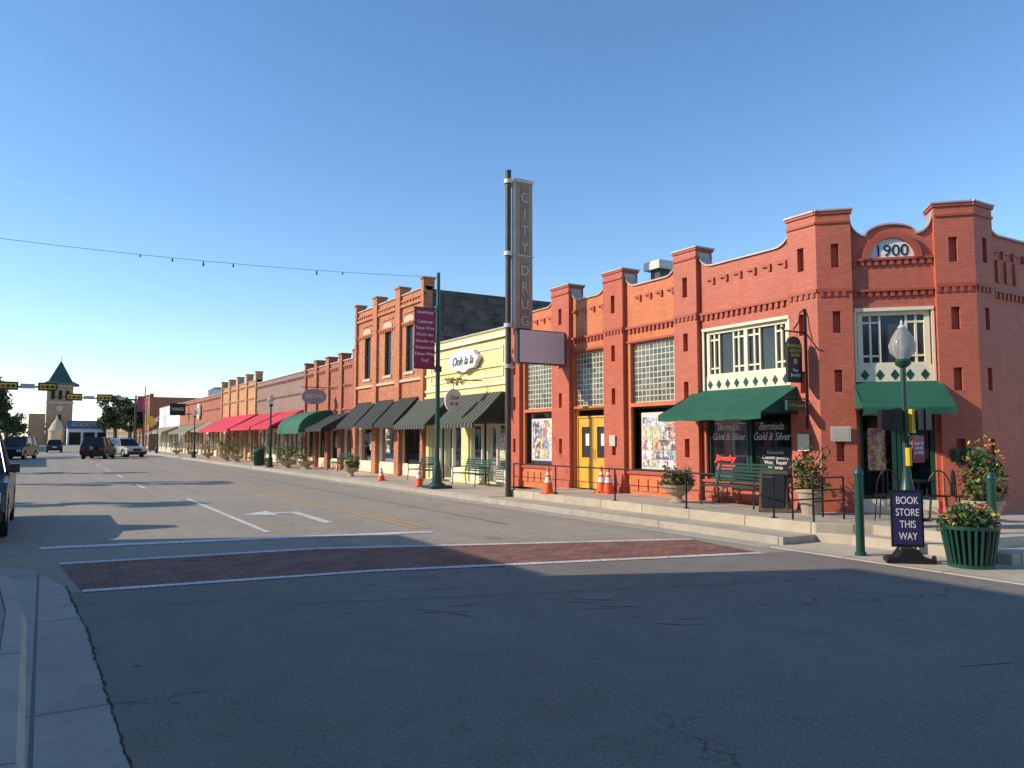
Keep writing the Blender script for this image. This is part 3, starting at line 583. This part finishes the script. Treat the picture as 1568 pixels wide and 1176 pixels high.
s=empty('round_wall_sign',(13.5,84,4.6)); p=Part('disc',s); p.cyl((13.35,84,4.6),(13.5,84,4.6),.8,.8,WHITE,20); p.cyl((13.33,84,4.6),(13.35,84,4.6),.45,.45,BR4,20); p.done()
s=empty('rooftop_air_conditioner',(20,90,6)); p=Part('unit',s); p.box(17,20,100,103,5.5,7.8,WHITE); p.box(17.3,19.7,100.2,102.8,7.8,8.0,ALUM); p.cyl((18.5,101.5,8),(18.5,101.5,8.2),.7,.7,STEEL,12); p.done()
s=empty('rooftop_chimney',(18,43,6)); p=Part('stack',s); p.box(15.5,16.3,39,39.8,5.4,6.9,STEEL); p.box(15.6,16.4,41.5,42,5.4,7.0,BR3); p.box(15.55,16.35,39.2,39.6,6.9,7.0,ALUM); p.done()

# ------------------------------------------------------------------ left side (behind / beside the viewer)
def leftblock(name,y0,y1,h,x,mat):
    E=empty(name,(x-4,(y0+y1)/2,0)); F=Fr((x,0),(0,1),(1,0)); W=Part('walls',E); ops=[]; n=max(2,int((y1-y0)/3.5)); w=(y1-y0)/n
    for i in range(n): ops.append((y0+w*i+.4,y0+w*(i+1)-.4,.6,2.9))
    if h>7.5: ops+= [(y0+w*i+.9,y0+w*i+1.9,4.6,6.3) for i in range(n)]
    W.wall(F,y0,y1,0,h,-.3,0,mat,ops); W.box(x-12,x-.35,y0,y1,0,h-.3,mat)
    for o in ops: window(W,F,*o,-.12,CREAM,UPGLASS,2,1)
    W.fb(F,y0,y1,-.33,.1,h,h+.08,COPING); W.done()
leftblock('left_two_storey_building',-32,13.2,8.2,-4.6,BR3); leftblock('left_shop_building',13.22,18.2,5.9,-4.6,BR5)
leftblock('unseen_reflection_blocker',20.5,60,5.6,-13.5,BR3)  # building added out of frame to block bright sky in shop window reflections
leftblock('left_far_shop_building',62,90,5.4,-9.3,BR3); leftblock('left_distant_building',128,224,6,-10,BR4)

# ------------------------------------------------------------------ trees
def tree(loc,h,r,seed,name='tree',n=26,lf=150,ls=.16):
    random.seed(seed); E=empty(name,loc); T=Part('trunk',E,False); L=Part('crown',E,False)
    top=Vector((random.uniform(-.3,.3),random.uniform(-.3,.3),h*.45)); T.cyl((0,0,-.1),top,r*.11,r*.07,BARK,9)
    for i in range(n):
        a=random.uniform(0,6.28); rr=r*math.sqrt(random.random())*.85; z=h*(.42+.5*random.random()); 
        k=1-abs((z/h-.62))*1.1; c=Vector((rr*math.cos(a)*k,rr*math.sin(a)*k,z))
        if i%2==0: mid=top.lerp(c,.5)+Vector((0,0,-.2)); T.cyl(top-Vector((0,0,.2)),mid,r*.04,r*.025,BARK,6); T.cyl(mid,c,r*.025,r*.008,BARK,5)
        q=r*random.uniform(.22,.36); leaves(L,c,(q,q,q*.75),lf,ls,[LEAF])
    T.done(); L.done(recalc=False)
tree((-5.7,92,.1),8.4,3.2,1,ls=.24,n=30); tree((10.6,150,.1),9.4,3.4,3,ls=.28); tree((12.0,139,.1),7.6,2.8,4,ls=.24)
tree((-4.7,27,.1),5.3,1.3,5,n=14,lf=90); tree((-4.6,38.2,.1),6.8,1.7,6,n=16,lf=90); tree((-5.4,50,.1),6.4,1.6,8,n=16,lf=90)  # out-of-frame trees added to cast ragged shadow patches on the left lanes
tree((17,240,0),11,6,14,ls=.4); tree((-9,250,0),9,5,15,ls=.4)
random.seed(9); p=Part('distant_tree_line')
for i in range(120):
    x=-130+i*2.6; y=300+random.uniform(-10,25); leaves(p,(x,y,random.uniform(2,5)),(3.5,3,random.uniform(3,4.5)),60,.9,[LEAF])
p.done(recalc=False)

# ------------------------------------------------------------------ far things
s=empty('clock_tower',(3.4,262,0)); FT=Fr((0,258.9),(1,0),(0,-1)); p=Part('shaft',s)
p.box(.2,6.8,259,265.6,0,17.6,TANB); p.fb(FT,.0,7.0,-.3,.15,12,12.5,STONE); p.fb(FT,-.2,7.2,-.3,.3,16.9,17.5,STONE)
for a in (1.3,3.1,4.9):
    p.fb(FT,a,a+.9,0,.05,13.2,15.4,DARK); p.fpoly(FT,[(a+.45+.45*math.cos(t*math.pi/8),15.4+.45*math.sin(t*math.pi/8)) for t in range(9)],0,.05,DARK)
for z in (4,7.2): p.fb(FT,3.0,4.0,0,.05,z,z+1.6,DARK)
p.cyl((3.5,258.85,10.6),(3.5,258.7,10.6),.9,.9,STONE,16)
p.box(-4,.1,259,266,0,9,TANB); p.box(6.9,14,260,268,0,6,BR5)
p.lathe((3.0,256.5,0),[(2.1,0),(2.1,4.0),(2.3,4.1),(1.9,4.8),(1.2,6.2),(.4,7.4),(.1,8.6)],STONE,14)
p.done(); p=Part('roof',s); zc=24.8
p.hexa([(-1.4,257.4,17.5),(8.4,257.4,17.5),(8.4,267.2,17.5),(-1.4,267.2,17.5),(.5,259.3,18.6),(6.5,259.3,18.6),(6.5,265.3,18.6),(.5,265.3,18.6)],GROOF)
b=[(.5,259.3,18.6),(6.5,259.3,18.6),(6.5,265.3,18.6),(.5,265.3,18.6)]
for i in range(4): p.face([b[i],b[(i+1)%4],(3.5,262.3,zc)],GROOF)
p.cyl((3.5,262.3,zc),(3.5,262.3,zc+1.4),.12,.03,STEEL,6); p.done()
s=empty('tyre_shop_building',(9,244,0)); p=Part('building',s); p.box(5.4,16,244,256,0,5.6,WHITE); p.box(5.2,16.2,243.6,243.98,4.6,6.8,BLUE); 
for i in range(3): p.box(5.8+3.4*i,8.6+3.4*i,243.9,243.96,.2,3.6,DARK)
p.done(); text(s,'fascia_lettering','GOODYEAR',(10.4,243.5,5.75),(0,-1),1.5,YTEXT)

# ------------------------------------------------------------------ street lamps, signals, signs
def pole_profile(h): return [(.2,0),(.2,.12),(.16,.16),(.15,.55),(.11,.62),(.075,.8),(.06,1.0),(.055,h*.6),(.045,h)]
def globe_lamp(loc,h=3.4):
    s=empty('street_lamp',loc); p=Part('post',s,False); p.lathe((0,0,0),pole_profile(h),DKGREEN,14)
    p.lathe((0,0,h),[(.06,0),(.12,.05),(.13,.1),(.1,.14)],DKGREEN,14)
    for i in range(10): a=i*.628; p.cyl((.155*math.cos(a),.155*math.sin(a),.16),(.15*math.cos(a),.15*math.sin(a),.55),.015,.015,DKGREEN,5)
    p.done(smooth=True); g=Part('globe',s,False); g.lathe((0,0,h+.14),[(.09,0),(.2,.12),(.215,.24),(.17,.38),(.09,.5),(.05,.56)],GLOBE,18); g.done(smooth=True)
    f=Part('finial',s,False); f.lathe((0,0,h+.68),[(.07,0),(.05,.03),(.02,.06),(.025,.09),(.005,.14)],ALUM,10); f.lathe((0,0,h+.15),[(.05,0),(.05,.25)],WHITE,8); f.done()
    return s
s=globe_lamp((12.45,7.72,.33),2.68)
p=Part('pedestrian_signals',s,True)
def head(cx,cy,cz,yaw,m1=BLACK,w=.3,h=.34):
    c,sn=math.cos(yaw),math.sin(yaw); F=Fr((cx,cy),(c,sn),(sn,-c)); p.fb(F,-w/2,w/2,-.12,.1,cz,cz+h,m1); p.fb(F,-w/2,w/2,.1,.2,cz+h,cz+h+.02,m1); p.fb(F,-w/2-.02,-w/2,.05,.2,cz,cz+h,m1); p.fb(F,w/2,w/2+.02,.05,.2,cz,cz+h,m1); p.fb(F,-w/2+.04,w/2-.04,.1,.104,cz+.04,cz+h-.04,DARK)
head(12.2,7.88,1.95,.8); head(12.68,7.66,1.95,1.5,BLACK,.24,.34); p.box(12.46,12.56,7.60,7.72,1.9,2.3,SIGY); p.cyl((12.2,7.88,2.1),(12.65,7.6,2.1),.02,.02,BLACK)
p.box(12.42,12.75,7.58,7.6,1.4,1.85,MAROON); p.cyl((12.36,7.62,1.35),(12.36,7.62,1.65),.05,.05,SIGY,8); p.done(); text(s,'sign_lettering','MAIN ST\nSHOPS\n& WINE',(12.585,7.575,1.64),(0,-1),.075,WTEXT)
for xx,yy in ((11.2,45.5),(11.2,72),(11.2,98),(11.2,134)): globe_lamp((xx,yy,.15),3.5)
def banner_pole(loc,h,words=True):
    s=empty('banner_pole',loc); p=Part('pole',s,False); p.box(-.38,.38,-.38,.38,0,.1,DKGREEN); p.lathe((0,0,.1),[(.28,0),(.25,.06),(.17,.1),(.15,.5),(.1,.7),(.08,.9),(.075,h*.7),(.06,h-.1)],DKGREEN,14)
    p.tube([(0,0,h-1.25),(-.9,0,h-1.25)],.02,DKGREEN); p.tube([(0,0,h-3.3),(-.9,0,h-3.3)],.02,DKGREEN); p.box(-.1,.1,-.09,.09,h-1.35,h-1.15,DKGREEN); p.box(-.1,.1,-.09,.09,h-3.4,h-3.2,DKGREEN); p.done(smooth=True)
    b=Part('banner',s,False); 
    for i in range(8): z0=h-3.28+i*.2525; z1=z0+.2525; d0=.02*math.sin(i*.9); d1=.02*math.sin((i+1)*.9); b.face([(-.88,d0,z0),(-.12,d0*.3,z0),(-.12,d1*.3,z1),(-.88,d1,z1)],MAROON)
    b.done(recalc=False,smooth=False)
    if words:
        text(s,'banner_lettering','GRAPEVINE',(-.5,-.035,h-1.42),(0,-1),.12,WTEXT,world=False); text(s,'banner_lettering','Celebrate\nTexas Wine\nMonth this\nOctober on\nGrapevine\'s\nUrban Wine\nTrail!',(-.5,-.035,h-2.38),(0,-1),.14,WTEXT,sp=1.55,world=False)
banner_pole((11.3,23.5,.15),7.3); banner_pole((11.2,112,.15),8.5,False)
s=Part('overhead_cable'); pts=[]
for i in range(25): t=i/24; x=11.3-20*t; pts.append((x,23.5+.6*t,7.3-.9*4*t*(1-t)*.4+.1*t))
s.tube(pts,.006,STEEL,5)
for i,dz in ((4,.08),(5,.14),(8,.1),(9,.15),(10,.1),(11,.06)): x,y,z=pts[i]; s.cyl((x,y,z),(x,y,z-dz),.012,.03,BLACK,5)
s.done()
s=empty('vertical_pole_sign',(11.55,19.15,.15)); p=Part('poles',s)
p.cyl((11.5,19.2,.13),(11.5,19.2,9.75),.085,.085,STEEL,14)
for z in (9.35,7.18,5.05,3.85): p.cyl((11.5,19.2,z),(11.5,19.2,z+.12),.13,.13,ALUM,12); p.box(11.5,11.72,19.17,19.23,z+.02,z+.08,ALUM)
p.done(smooth=True); p=Part('sign_boxes',s)
p.box(11.70,12.27,19.08,19.34,5.05,7.2,SIGNTAN); p.box(11.70,12.27,19.08,19.34,7.22,9.42,SIGNTAN); p.box(11.67,12.3,19.05,19.37,9.42,9.52,ALUM); p.box(11.67,12.3,19.055,19.365,7.195,7.225,ALUM)
p.box(11.84,12.13,19.065,19.08,5.1,7.15,SIGNTAN2); p.box(11.84,12.13,19.065,19.08,7.27,9.37,SIGNTAN2); p.box(11.63,11.70,19.1,19.32,5.05,9.42,ALUM)
p.box(11.8,13.45,19.1,19.35,4.02,5.03,STEEL); p.box(11.83,13.42,19.085,19.1,4.05,5.0,SIGNGREY); p.done()
for w,z in (('CITY',8.95),('DRUG',6.75)):
    for i,ch in enumerate(w): text(s,'sign_letter',ch,(11.985,19.055,z-.5*i),(0,-1),.42,SIGNLET)
def signal_arm(name,pole,arm_x,z,heads,plates,k=1.0):
    s=empty(name,pole); p=Part('mast',s); x,y,_=pole; p.cyl((x,y,0),(x,y,z+.6),.16,.11,STEEL,10); p.cyl((x,y,z),(arm_x,y,z+.15),.12,.07,STEEL,8)
    F=Fr((0,y-.12),(1,0),(0,-1))
    for hx in heads:
        p.fb(F,hx-.68*k,hx+.68*k,-.02,.0,z-.22*k,z+.46*k,BLACK); p.fb(F,hx-.55*k,hx+.55*k,0,.18,z-.08*k,z+.32*k,SIGY)
        for q in (-1,0,1): p.cyl(F.P(hx+q*.36*k,.18,z+.12),F.P(hx+q*.36*k,.34,z+.12),.13*k,.13*k,BLACK,10); p.cyl(F.P(hx+q*.36*k,.3,z+.12),F.P(hx+q*.36*k,.345,z+.12),.10*k,.10*k,TAIL if q<0 else DARK,10)
    for a,b in plates: p.fb(F,a,b,0,.03,z-.08,z+.36,STREETNAME)
    p.done()
signal_arm('traffic_signal',(-4.4,82,.15),1.0,6.4,(-2.9,0.1),((-2.0,-.9),),1.1)
signal_arm('traffic_signal',(10.3,114,0),1.0,7.0,(3.1,6.6),((4.2,5.4),(8.2,8.9)),1.35)
s=empty('yellow_warning_sign',(11.0,104,.15)); p=Part('sign',s); p.cyl((11.2,104,.15),(11.2,104,4.4),.05,.05,STEEL,8); F=Fr((11.2,103.93),(1,0),(0,-1)); p.fpoly(F,[(-.75,3.9),(0,3.15),(.75,3.9),(0,4.65)],0,.02,SIGY); p.done()
s=empty('black_shop_sign',(11.5,92,.15)); p=Part('sign',s); F=Fr((12.5,92),(1,0),(0,-1)); p.fb(F,-.8,.8,0,.1,4.4,5.7,BLACK); p.cyl((13.6,92,5.6),(11.6,92,5.6),.04,.04,BLACK,6); p.done(); text(s,'lettering','VINES',(12.5,91.85,5.05),(0,-1),.5,WTEXT)

# ------------------------------------------------------------------ vehicles
def car(name,loc,yaw,paint,L=4.8,Wd=1.9,H=1.8,kind='suv'):
    s=empty(name,loc,yaw); B=Part('body',s,False); hl=L/2; w=Wd/2; wr=.37
    belt=H*.6
    prof=[(-hl,.42),(-hl-.02,.75),(-hl+.05,belt),(hl*.38,belt),(hl*.85,belt-.12),(hl,belt-.3),(hl+.02,.5),(hl-.08,.32)]
    def arch(cy): return [(cy+ (wr+.07)*math.cos(t),wr+(wr+.07)*math.sin(t)) for t in [i*math.pi/8 for i in range(9)]]
    under=[(hl*.62+.46,.3)]+arch(hl*.62)[1:-1]+[(hl*.62-.46,.3),(-hl*.6+.46,.3)]+arch(-hl*.6)[1:-1]+[(-hl*.6-.46,.3)]
    loop=prof+under
    lays=[(-w,.965),(-w+.07,1),(w-.07,1),(w,.965)]; zc=.75
    loops=[[(x,py*(1 if k==1 else .992),zc+(pz-zc)*k) for py,pz in loop] for x,k in lays]
    n=len(loop); b=len(B.v)
    for lp in loops: B.v+=lp
    k=B.mi(paint)
    for j in range(3):
        for i in range(n): q=(i+1)%n; B.f.append((b+j*n+i,b+j*n+q,b+(j+1)*n+q,b+(j+1)*n+i)); B.fm.append(k)
    B.f.append(tuple(b+i for i in range(n))); B.fm.append(k); B.f.append(tuple(b+3*n+i for i in range(n))); B.fm.append(k)
    ce=-hl*.1 if kind=='pickup' else -hl+.12
    g0,g1=ce,hl*.38; r0,r1=ce+.22,hl*.12; wb=w-.06; wt=w-.24
    B.hexa([(-wb,g0,belt),(wb,g0,belt),(wb,g1,belt-.02),(-wb,g1,belt-.02),(-wt,r0,H-.06),(wt,r0,H-.06),(wt,r1,H-.06),(-wt,r1,H-.06)],CARGLASS)
    B.hexa([(-wt-.02,r0-.03,H-.07),(wt+.02,r0-.03,H-.07),(wt+.02,r1+.03,H-.07),(-wt-.02,r1+.03,H-.07),(-wt+.08,r0+.1,H),(wt-.08,r0+.1,H),(wt-.08,r1-.1,H),(-wt+.08,r1-.1,H)],paint)
    for sx in (-1,1):
        for (ya,yb) in ((g0,r0),(g1,r1),((g0+g1)/2,(r0+r1)/2),(g0*.55+g1*.0,r0*.55)): B.cyl((sx*wb,ya,belt),(sx*wt,yb,H-.06),.045,.035,paint,6)
        B.box(sx*w-.02 if sx>0 else -w-.14,sx*w+.14 if sx>0 else -w+.02,g1-.35,g1-.2,belt,belt+.17,paint)
        B.box(sx*(w-.2)-.15,sx*(w-.2)+.15,-hl-.035,-hl+.05,.8,1.05,TAIL); B.box(sx*(w-.25)-.17,sx*(w-.25)+.17,hl-.1,hl+.015,.68,.86,LAMPL)
        for cy in (hl*.62,-hl*.6):
            x0=sx*(w-.24); x1=sx*(w+.01); B.cyl((x0,cy,wr),(x1,cy,wr),wr,wr,RUBBER,18); B.cyl((x1,cy,wr),(x1+sx*.012,cy,wr),wr*.62,wr*.55,CHROME,12)
    B.box(-w+.05,w-.05,-hl-.1,-hl+.02,.38,.6,BLACK); B.box(-w+.05,w-.05,hl-.02,hl+.09,.35,.56,BLACK); B.box(-.4,.4,hl-.02,hl+.03,.62,.86,BLACK); B.box(-.26,.26,-hl-.045,-hl,.66,.8,WHITE)
    B.box(-w+.12,w-.12,-hl+.1,hl-.1,.25,.5,BLACK)
    if kind=='jeep': B.cyl((0,-hl-.03,1.0),(0,-hl-.26,1.0),.38,.38,RUBBER,18); B.cyl((0,-hl-.26,1.0),(0,-hl-.27,1.0),.2,.18,CHROME,10)
    if kind=='pickup': B.box(-w+.08,w-.08,-hl+.06,g0-.05,belt+.001,belt+.03,BLACK)
    B.done(bevel=.02)
CARP=dict(blk=M('car_paint_black',(.015,.016,.018),.25,.3,bump=0,var=.05),wht=M('car_paint_silver',(.45,.45,.44),.3,.4,bump=0,var=.05),dk=M('car_paint_charcoal',(.05,.05,.055),.25,.5,bump=0,var=.05))
car('parked_pickup_truck',(-1.5,18.9,0),math.pi,CARP['blk'],5.4,1.95,1.9,'pickup')
car('black_van',(-2.0,82,0),math.pi-.25,CARP['blk'],5.0,2.1,2.0)
car('dark_sedan',(1.2,120,0),0,CARP['dk'],4.7,1.85,1.7)
car('black_offroad_car',(4.3,80,0),-.3,CARP['blk'],4.3,2.0,1.95,'jeep')
car('silver_suv',(7.0,86,0),math.pi+.35,CARP['wht'],4.9,1.95,1.85)
car('parked_car',(9.3,130,0),0,CARP['wht'],4.7,1.85,1.7); car('parked_car',(9.3,140,0),0,CARP['dk'],4.7,1.85,1.6)

# ------------------------------------------------------------------ street furniture
def bench(loc,yaw,L=1.6,m=DKGREEN):
    s=empty('park_bench',loc,yaw); p=Part('seat',s,False)
    for i in range(5): y=-.22+i*.1; p.box(-L/2,L/2,y,y+.075,.42,.445,m)
    for i in range(6): z=.5+i*.075; y=.27+i*.022; p.box(-L/2,L/2,y,y+.02,z,z+.05,m)
    p.done(); q=Part('frame',s,False)
    for x in (-L/2+.05,L/2-.05):
        q.tube([(x,-.25,0),(x,-.22,.42),(x,.26,.42),(x,.32,0)],.02,m); q.tube([(x,.27,.42),(x,.42,1.0)],.02,m); q.tube([(x,-.22,.42),(x,-.24,.64),(x,.3,.66)],.018,m)
    q.done()
bench((12.95,12.0,.33),-math.pi/2); bench((12.9,24.2,.15),-math.pi/2,1.8); bench((12.9,28.3,.15),-math.pi/2); bench((12.9,38.6,.15),-math.pi/2)
def planter(loc,r=.3,h=.45,fh=.5,fl=(FLY,),seed=1,style='bowl',n=420,pm=TERRA,name='flower_planter'):
    random.seed(seed); s=empty(name,loc); p=Part('pot',s,False)
    if style=='bowl': p.lathe((0,0,0),[(r*.6,0),(r*.55,.04),(r*.3,.1),(r*.32,h*.35),(r*.8,h*.6),(r*1.05,h*.9),(r*1.1,h),(r*.95,h),(r*.9,h*.9)],pm,16)
    elif style=='pot': p.lathe((0,0,0),[(r*.62,0),(r*.95,h*.85),(r*1.08,h*.87),(r*1.08,h),(r*.95,h),(r*.9,h*.9)],pm,18)
    else:
        p.lathe((0,0,0),[(r*.7,0),(r*.72,.03),(r*.74,.1),(r*.9,h*.9),(r*.9,h)],DARK,18); 
        for i in range(26): a=i*2*math.pi/26; c,sn=math.cos(a),math.sin(a); p.cyl((r*.78*c,r*.78*sn,.03),(r*1.04*c,r*1.04*sn,h),.024,.026,pm,5)
        p.lathe((0,0,h-.03),[(r*1.0,0),(r*1.1,0),(r*1.1,.05),(r*1.0,.05)],pm,20); p.lathe((0,0,.0),[(r*.82,0),(r*.86,0),(r*.86,.05),(r*.8,.05)],pm,20)
    p.done(smooth=False); q=Part('plants',s,False)
    leaves(q,(0,0,h+fh*.35),(r*1.15,r*1.15,fh*.55),n,.05,[LEAF2,LEAF2,LEAF]); 
    for i in range(9): a=random.uniform(0,6.28); leaves(q,(r*.9*math.cos(a),r*.9*math.sin(a),h+random.uniform(0,fh)),(.15,.15,.18),45,.045,[LEAF2,LEAF])
    leaves(q,(0,0,h+fh*.45),(r*1.25,r*1.25,fh*.65),n//5,.035,list(fl),.8); q.done(recalc=False)
planter((12.55,13.35,.33),.33,.42,.35,(FLP,),1); planter((12.85,9.95,.33),.27,.5,.75,(FLP,FLR),2,'pot')
planter((11.2,6.05,.012),.34,.56,.3,(FLR,FLP,FLY),3,'slat',pm=DKGREEN,n=500)
planter((13.4,7.0,.33),.3,.45,1.0,(FLY,FLY,FLR),4,'pot',n=900)
planter((11.6,32.8,.15),.3,.4,.4,(FLY,),5)
for i,(x,y,hh) in enumerate(((12.3,42.0,.8),(11.8,44,.9),(12.4,47,.8),(11.9,50,.9),(12.3,54,.9),(11.9,58,1.2),(11.8,61,1.4),(12.2,64,1.2),(12,70,1.0),(12,78,1.0),(12,88,1))): planter((x,y,.15),.5,.45,hh*1.1,(FLY,FLR),10+i,'bowl',n=380)
def cone(loc,h=.72):
    s=empty('traffic_cone',loc); p=Part('cone',s,False); p.box(-.18,.18,-.18,.18,0,.035,CONE)
    p.lathe((0,0,0),[(.14,.035),(.105,h*.4)],CONE,16); p.lathe((0,0,0),[(.105,h*.4),(.075,h*.6)],WHITE,16); p.lathe((0,0,0),[(.075,h*.6),(.068,h*.68)],CONE,16); p.lathe((0,0,0),[(.068,h*.68),(.05,h*.8)],WHITE,16); p.lathe((0,0,0),[(.05,h*.8),(.025,h)],CONE,16); p.done(smooth=True)
cone((11.75,17.5,.33)); cone((13.1,16.9,.33)); cone((13.1,16.6,.33)); cone((11.15,24.6,.15)); cone((11.5,29,.15),.5)
s=empty('pavement_railing',(11.7,14,.33)); p=Part('rails',s)
ys=[9.9,12.2,14.6,17.1,19.25]
for y in ys: p.cyl((11.72,y,.3),(11.72,y,1.08),.02,.02,BLACK,8); p.cyl((11.72,y,.33),(11.72,y,.345),.06,.06,BLACK,10)
p.tube([(11.72,9.9,1.08),(11.72,19.25,1.08)],.018,BLACK,8); p.tube([(11.72,9.9,.72),(11.72,19.25,.72)],.009,BLACK,6); p.done()
s=empty('stair_handrail',(11.9,9.3,.33)); p=Part('rails',s)
for dy in (0,.45):
    for dz in (.0,.22,.42): p.tube([(11.75,9.5-dy,1.1-dz),(12.6,9.5-dy,1.1-dz)],.014,BLACK)
    p.cyl((11.75,9.5-dy,.15),(11.75,9.5-dy,1.1),.018,.018,BLACK); p.cyl((12.6,9.5-dy,.33),(12.6,9.5-dy,1.1),.018,.018,BLACK)
p.done()
s=empty('sandwich_board_sign',(12.75,10.75,.33),-1.0); p=Part('boards',s,False)
for sg in (-1,1):
    P=lambda x,y,z:(x,sg*y,z)
    p.hexa([P(-.27,.3,.0),P(.27,.3,.0),P(.27,.275,0),P(-.27,.275,0),P(-.27,.04,.82),P(.27,.04,.82),P(.27,.015,.82),P(-.27,.015,.82)],BARK)
    p.hexa([P(-.22,.29,.1),P(.22,.29,.1),P(.22,.265,.1),P(-.22,.265,.1),P(-.22,.10,.76),P(.22,.10,.76),P(.22,.075,.76),P(-.22,.075,.76)],BLACK)
p.done()
s=empty('bookstore_pavement_sign',(10.8,6.72,.012),-.72); p=Part('stand',s,False)
p.box(-.22,.22,-.02,.02,.22,1.04,BLACK); p.box(-.19,.19,-.028,-.02,.26,1.0,NAVY); p.box(-.19,.19,.02,.028,.26,1.0,NAVY)
p.fpoly(Fr((0,0),(1,0),(0,-1)),[(-.3,0),(-.3,.06),(-.18,.09),(-.1,.2),(.1,.2),(.18,.09),(.3,.06),(.3,0)],-.16,.16,BLACK)
p.cyl((-.33,-.1,.06),(-.3,-.1,.06),.06,.06,RUBBER,12); p.cyl((.3,-.1,.06),(.33,-.1,.06),.06,.06,RUBBER,12); p.cyl((-.1,0,.1),(-.1,0,.25),.02,.02,CHROME); p.cyl((.1,0,.1),(.1,0,.25),.02,.02,CHROME); p.done()
text(s,'lettering','BOOK\nSTORE\nTHIS\nWAY',(0,-.032,.63),(0,-1),.15,WTEXT,sp=1.15,world=False,sx=.72)
def bollard(loc,h=1.35,cap=DKGREEN):
    s=empty('bollard',loc); p=Part('post',s,False); p.lathe((0,0,0),[(.085,0),(.085,.04),(.065,.06),(.065,h-.12),(.075,h-.11),(.075,h-.08),(.065,h-.06),(.04,h-.01),(.01,h)],cap,16); p.done(smooth=True)
bollard((10.82,7.5,.012)); bollard((12.7,6.5,.33),.95)
def chair(loc,yaw):
    s=empty('wrought_iron_chair',loc,yaw); p=Part('frame',s,False); p.lathe((0,0,.44),[(.2,0),(.21,.01),(.2,.02)],BLACK,14)
    for a in (.8,2.3,3.9,5.4): p.tube([(.17*math.cos(a),.17*math.sin(a),.44),(.23*math.cos(a),.23*math.sin(a),0)],.011,BLACK)
    arc=[(.2*math.cos(t),.19,.46+.45*math.sin(t)) for t in [i*math.pi/8 for i in range(9)]]; p.tube(arc,.012,BLACK)
    for f in (-.08,0,.08): p.tube([(f,.19,.46),(f,.19,.88)],.008,BLACK)
    p.done()
chair((13.2,8.6,.33),-1.2); chair((14.0,7.6,.33),.3); chair((13.75,7.95,.33),2.2)
s=empty('bistro_table',(13.55,8.2,.33)); p=Part('table',s,False); p.lathe((0,0,.7),[(.3,0),(.31,.01),(.3,.025)],BLACK,20); p.cyl((0,0,.05),(0,0,.7),.02,.02,BLACK); p.lathe((0,0,0),[(.2,0),(.18,.03),(.03,.06)],BLACK,14); p.done()
s=empty('litter_bin',(11.4,49,.15)); p=Part('bin',s,False); p.lathe((0,0,0),[(.26,0),(.3,.8),(.33,.82),(.33,.88),(.2,1.0),(.1,1.02)],DKGREEN,16)
for i in range(20): a=i*.314; p.cyl((.27*math.cos(a),.27*math.sin(a),.02),(.31*math.cos(a),.31*math.sin(a),.8),.02,.02,DKGREEN,5)
p.done()

# ------------------------------------------------------------------ light, sky, camera
el=R(28); az=R(24)
to=Vector((-math.cos(az)*math.cos(el),math.sin(az)*math.cos(el),math.sin(el)))
sd=bpy.data.lights.new('sun','SUN'); sd.energy=5; sd.angle=R(.5); sd.color=(1,.87,.68); so=bpy.data.objects.new('sun',sd); COL.objects.link(so); so.rotation_euler=(-to).to_track_quat('-Z','Y').to_euler(); so.location=(-20,20,30)
w=bpy.data.worlds.new('World'); scene.world=w; w.use_nodes=True; nt=w.node_tree; bg=nt.nodes['Background']
sk=nt.nodes.new('ShaderNodeTexSky'); sk.sky_type='NISHITA'; sk.sun_disc=False; sk.sun_elevation=el; sk.sun_rotation=math.atan2(to.x,to.y)%(2*math.pi); sk.air_density=1.0; sk.dust_density=.1; sk.ozone_density=2.5; sk.altitude=300
hs=N(nt,'ShaderNodeHueSaturation',Saturation=1.14,Value=1.42); nt.links.new(sk.outputs[0],hs.inputs['Color'])
nt.links.new(hs.outputs[0],bg.inputs[0]); bg.inputs[1].default_value=.15
cd=bpy.data.cameras.new('camera'); cam=bpy.data.objects.new('camera',cd); COL.objects.link(cam); scene.camera=cam
cd.sensor_width=36; cd.lens=36*1180/1568; cd.clip_end=3000; cam.location=(0,0,1.8); cam.rotation_euler=(R(90+4.07),0,-R(31.2))
scene.view_settings.view_transform='Standard'; scene.view_settings.look='None'; scene.view_settings.exposure=0
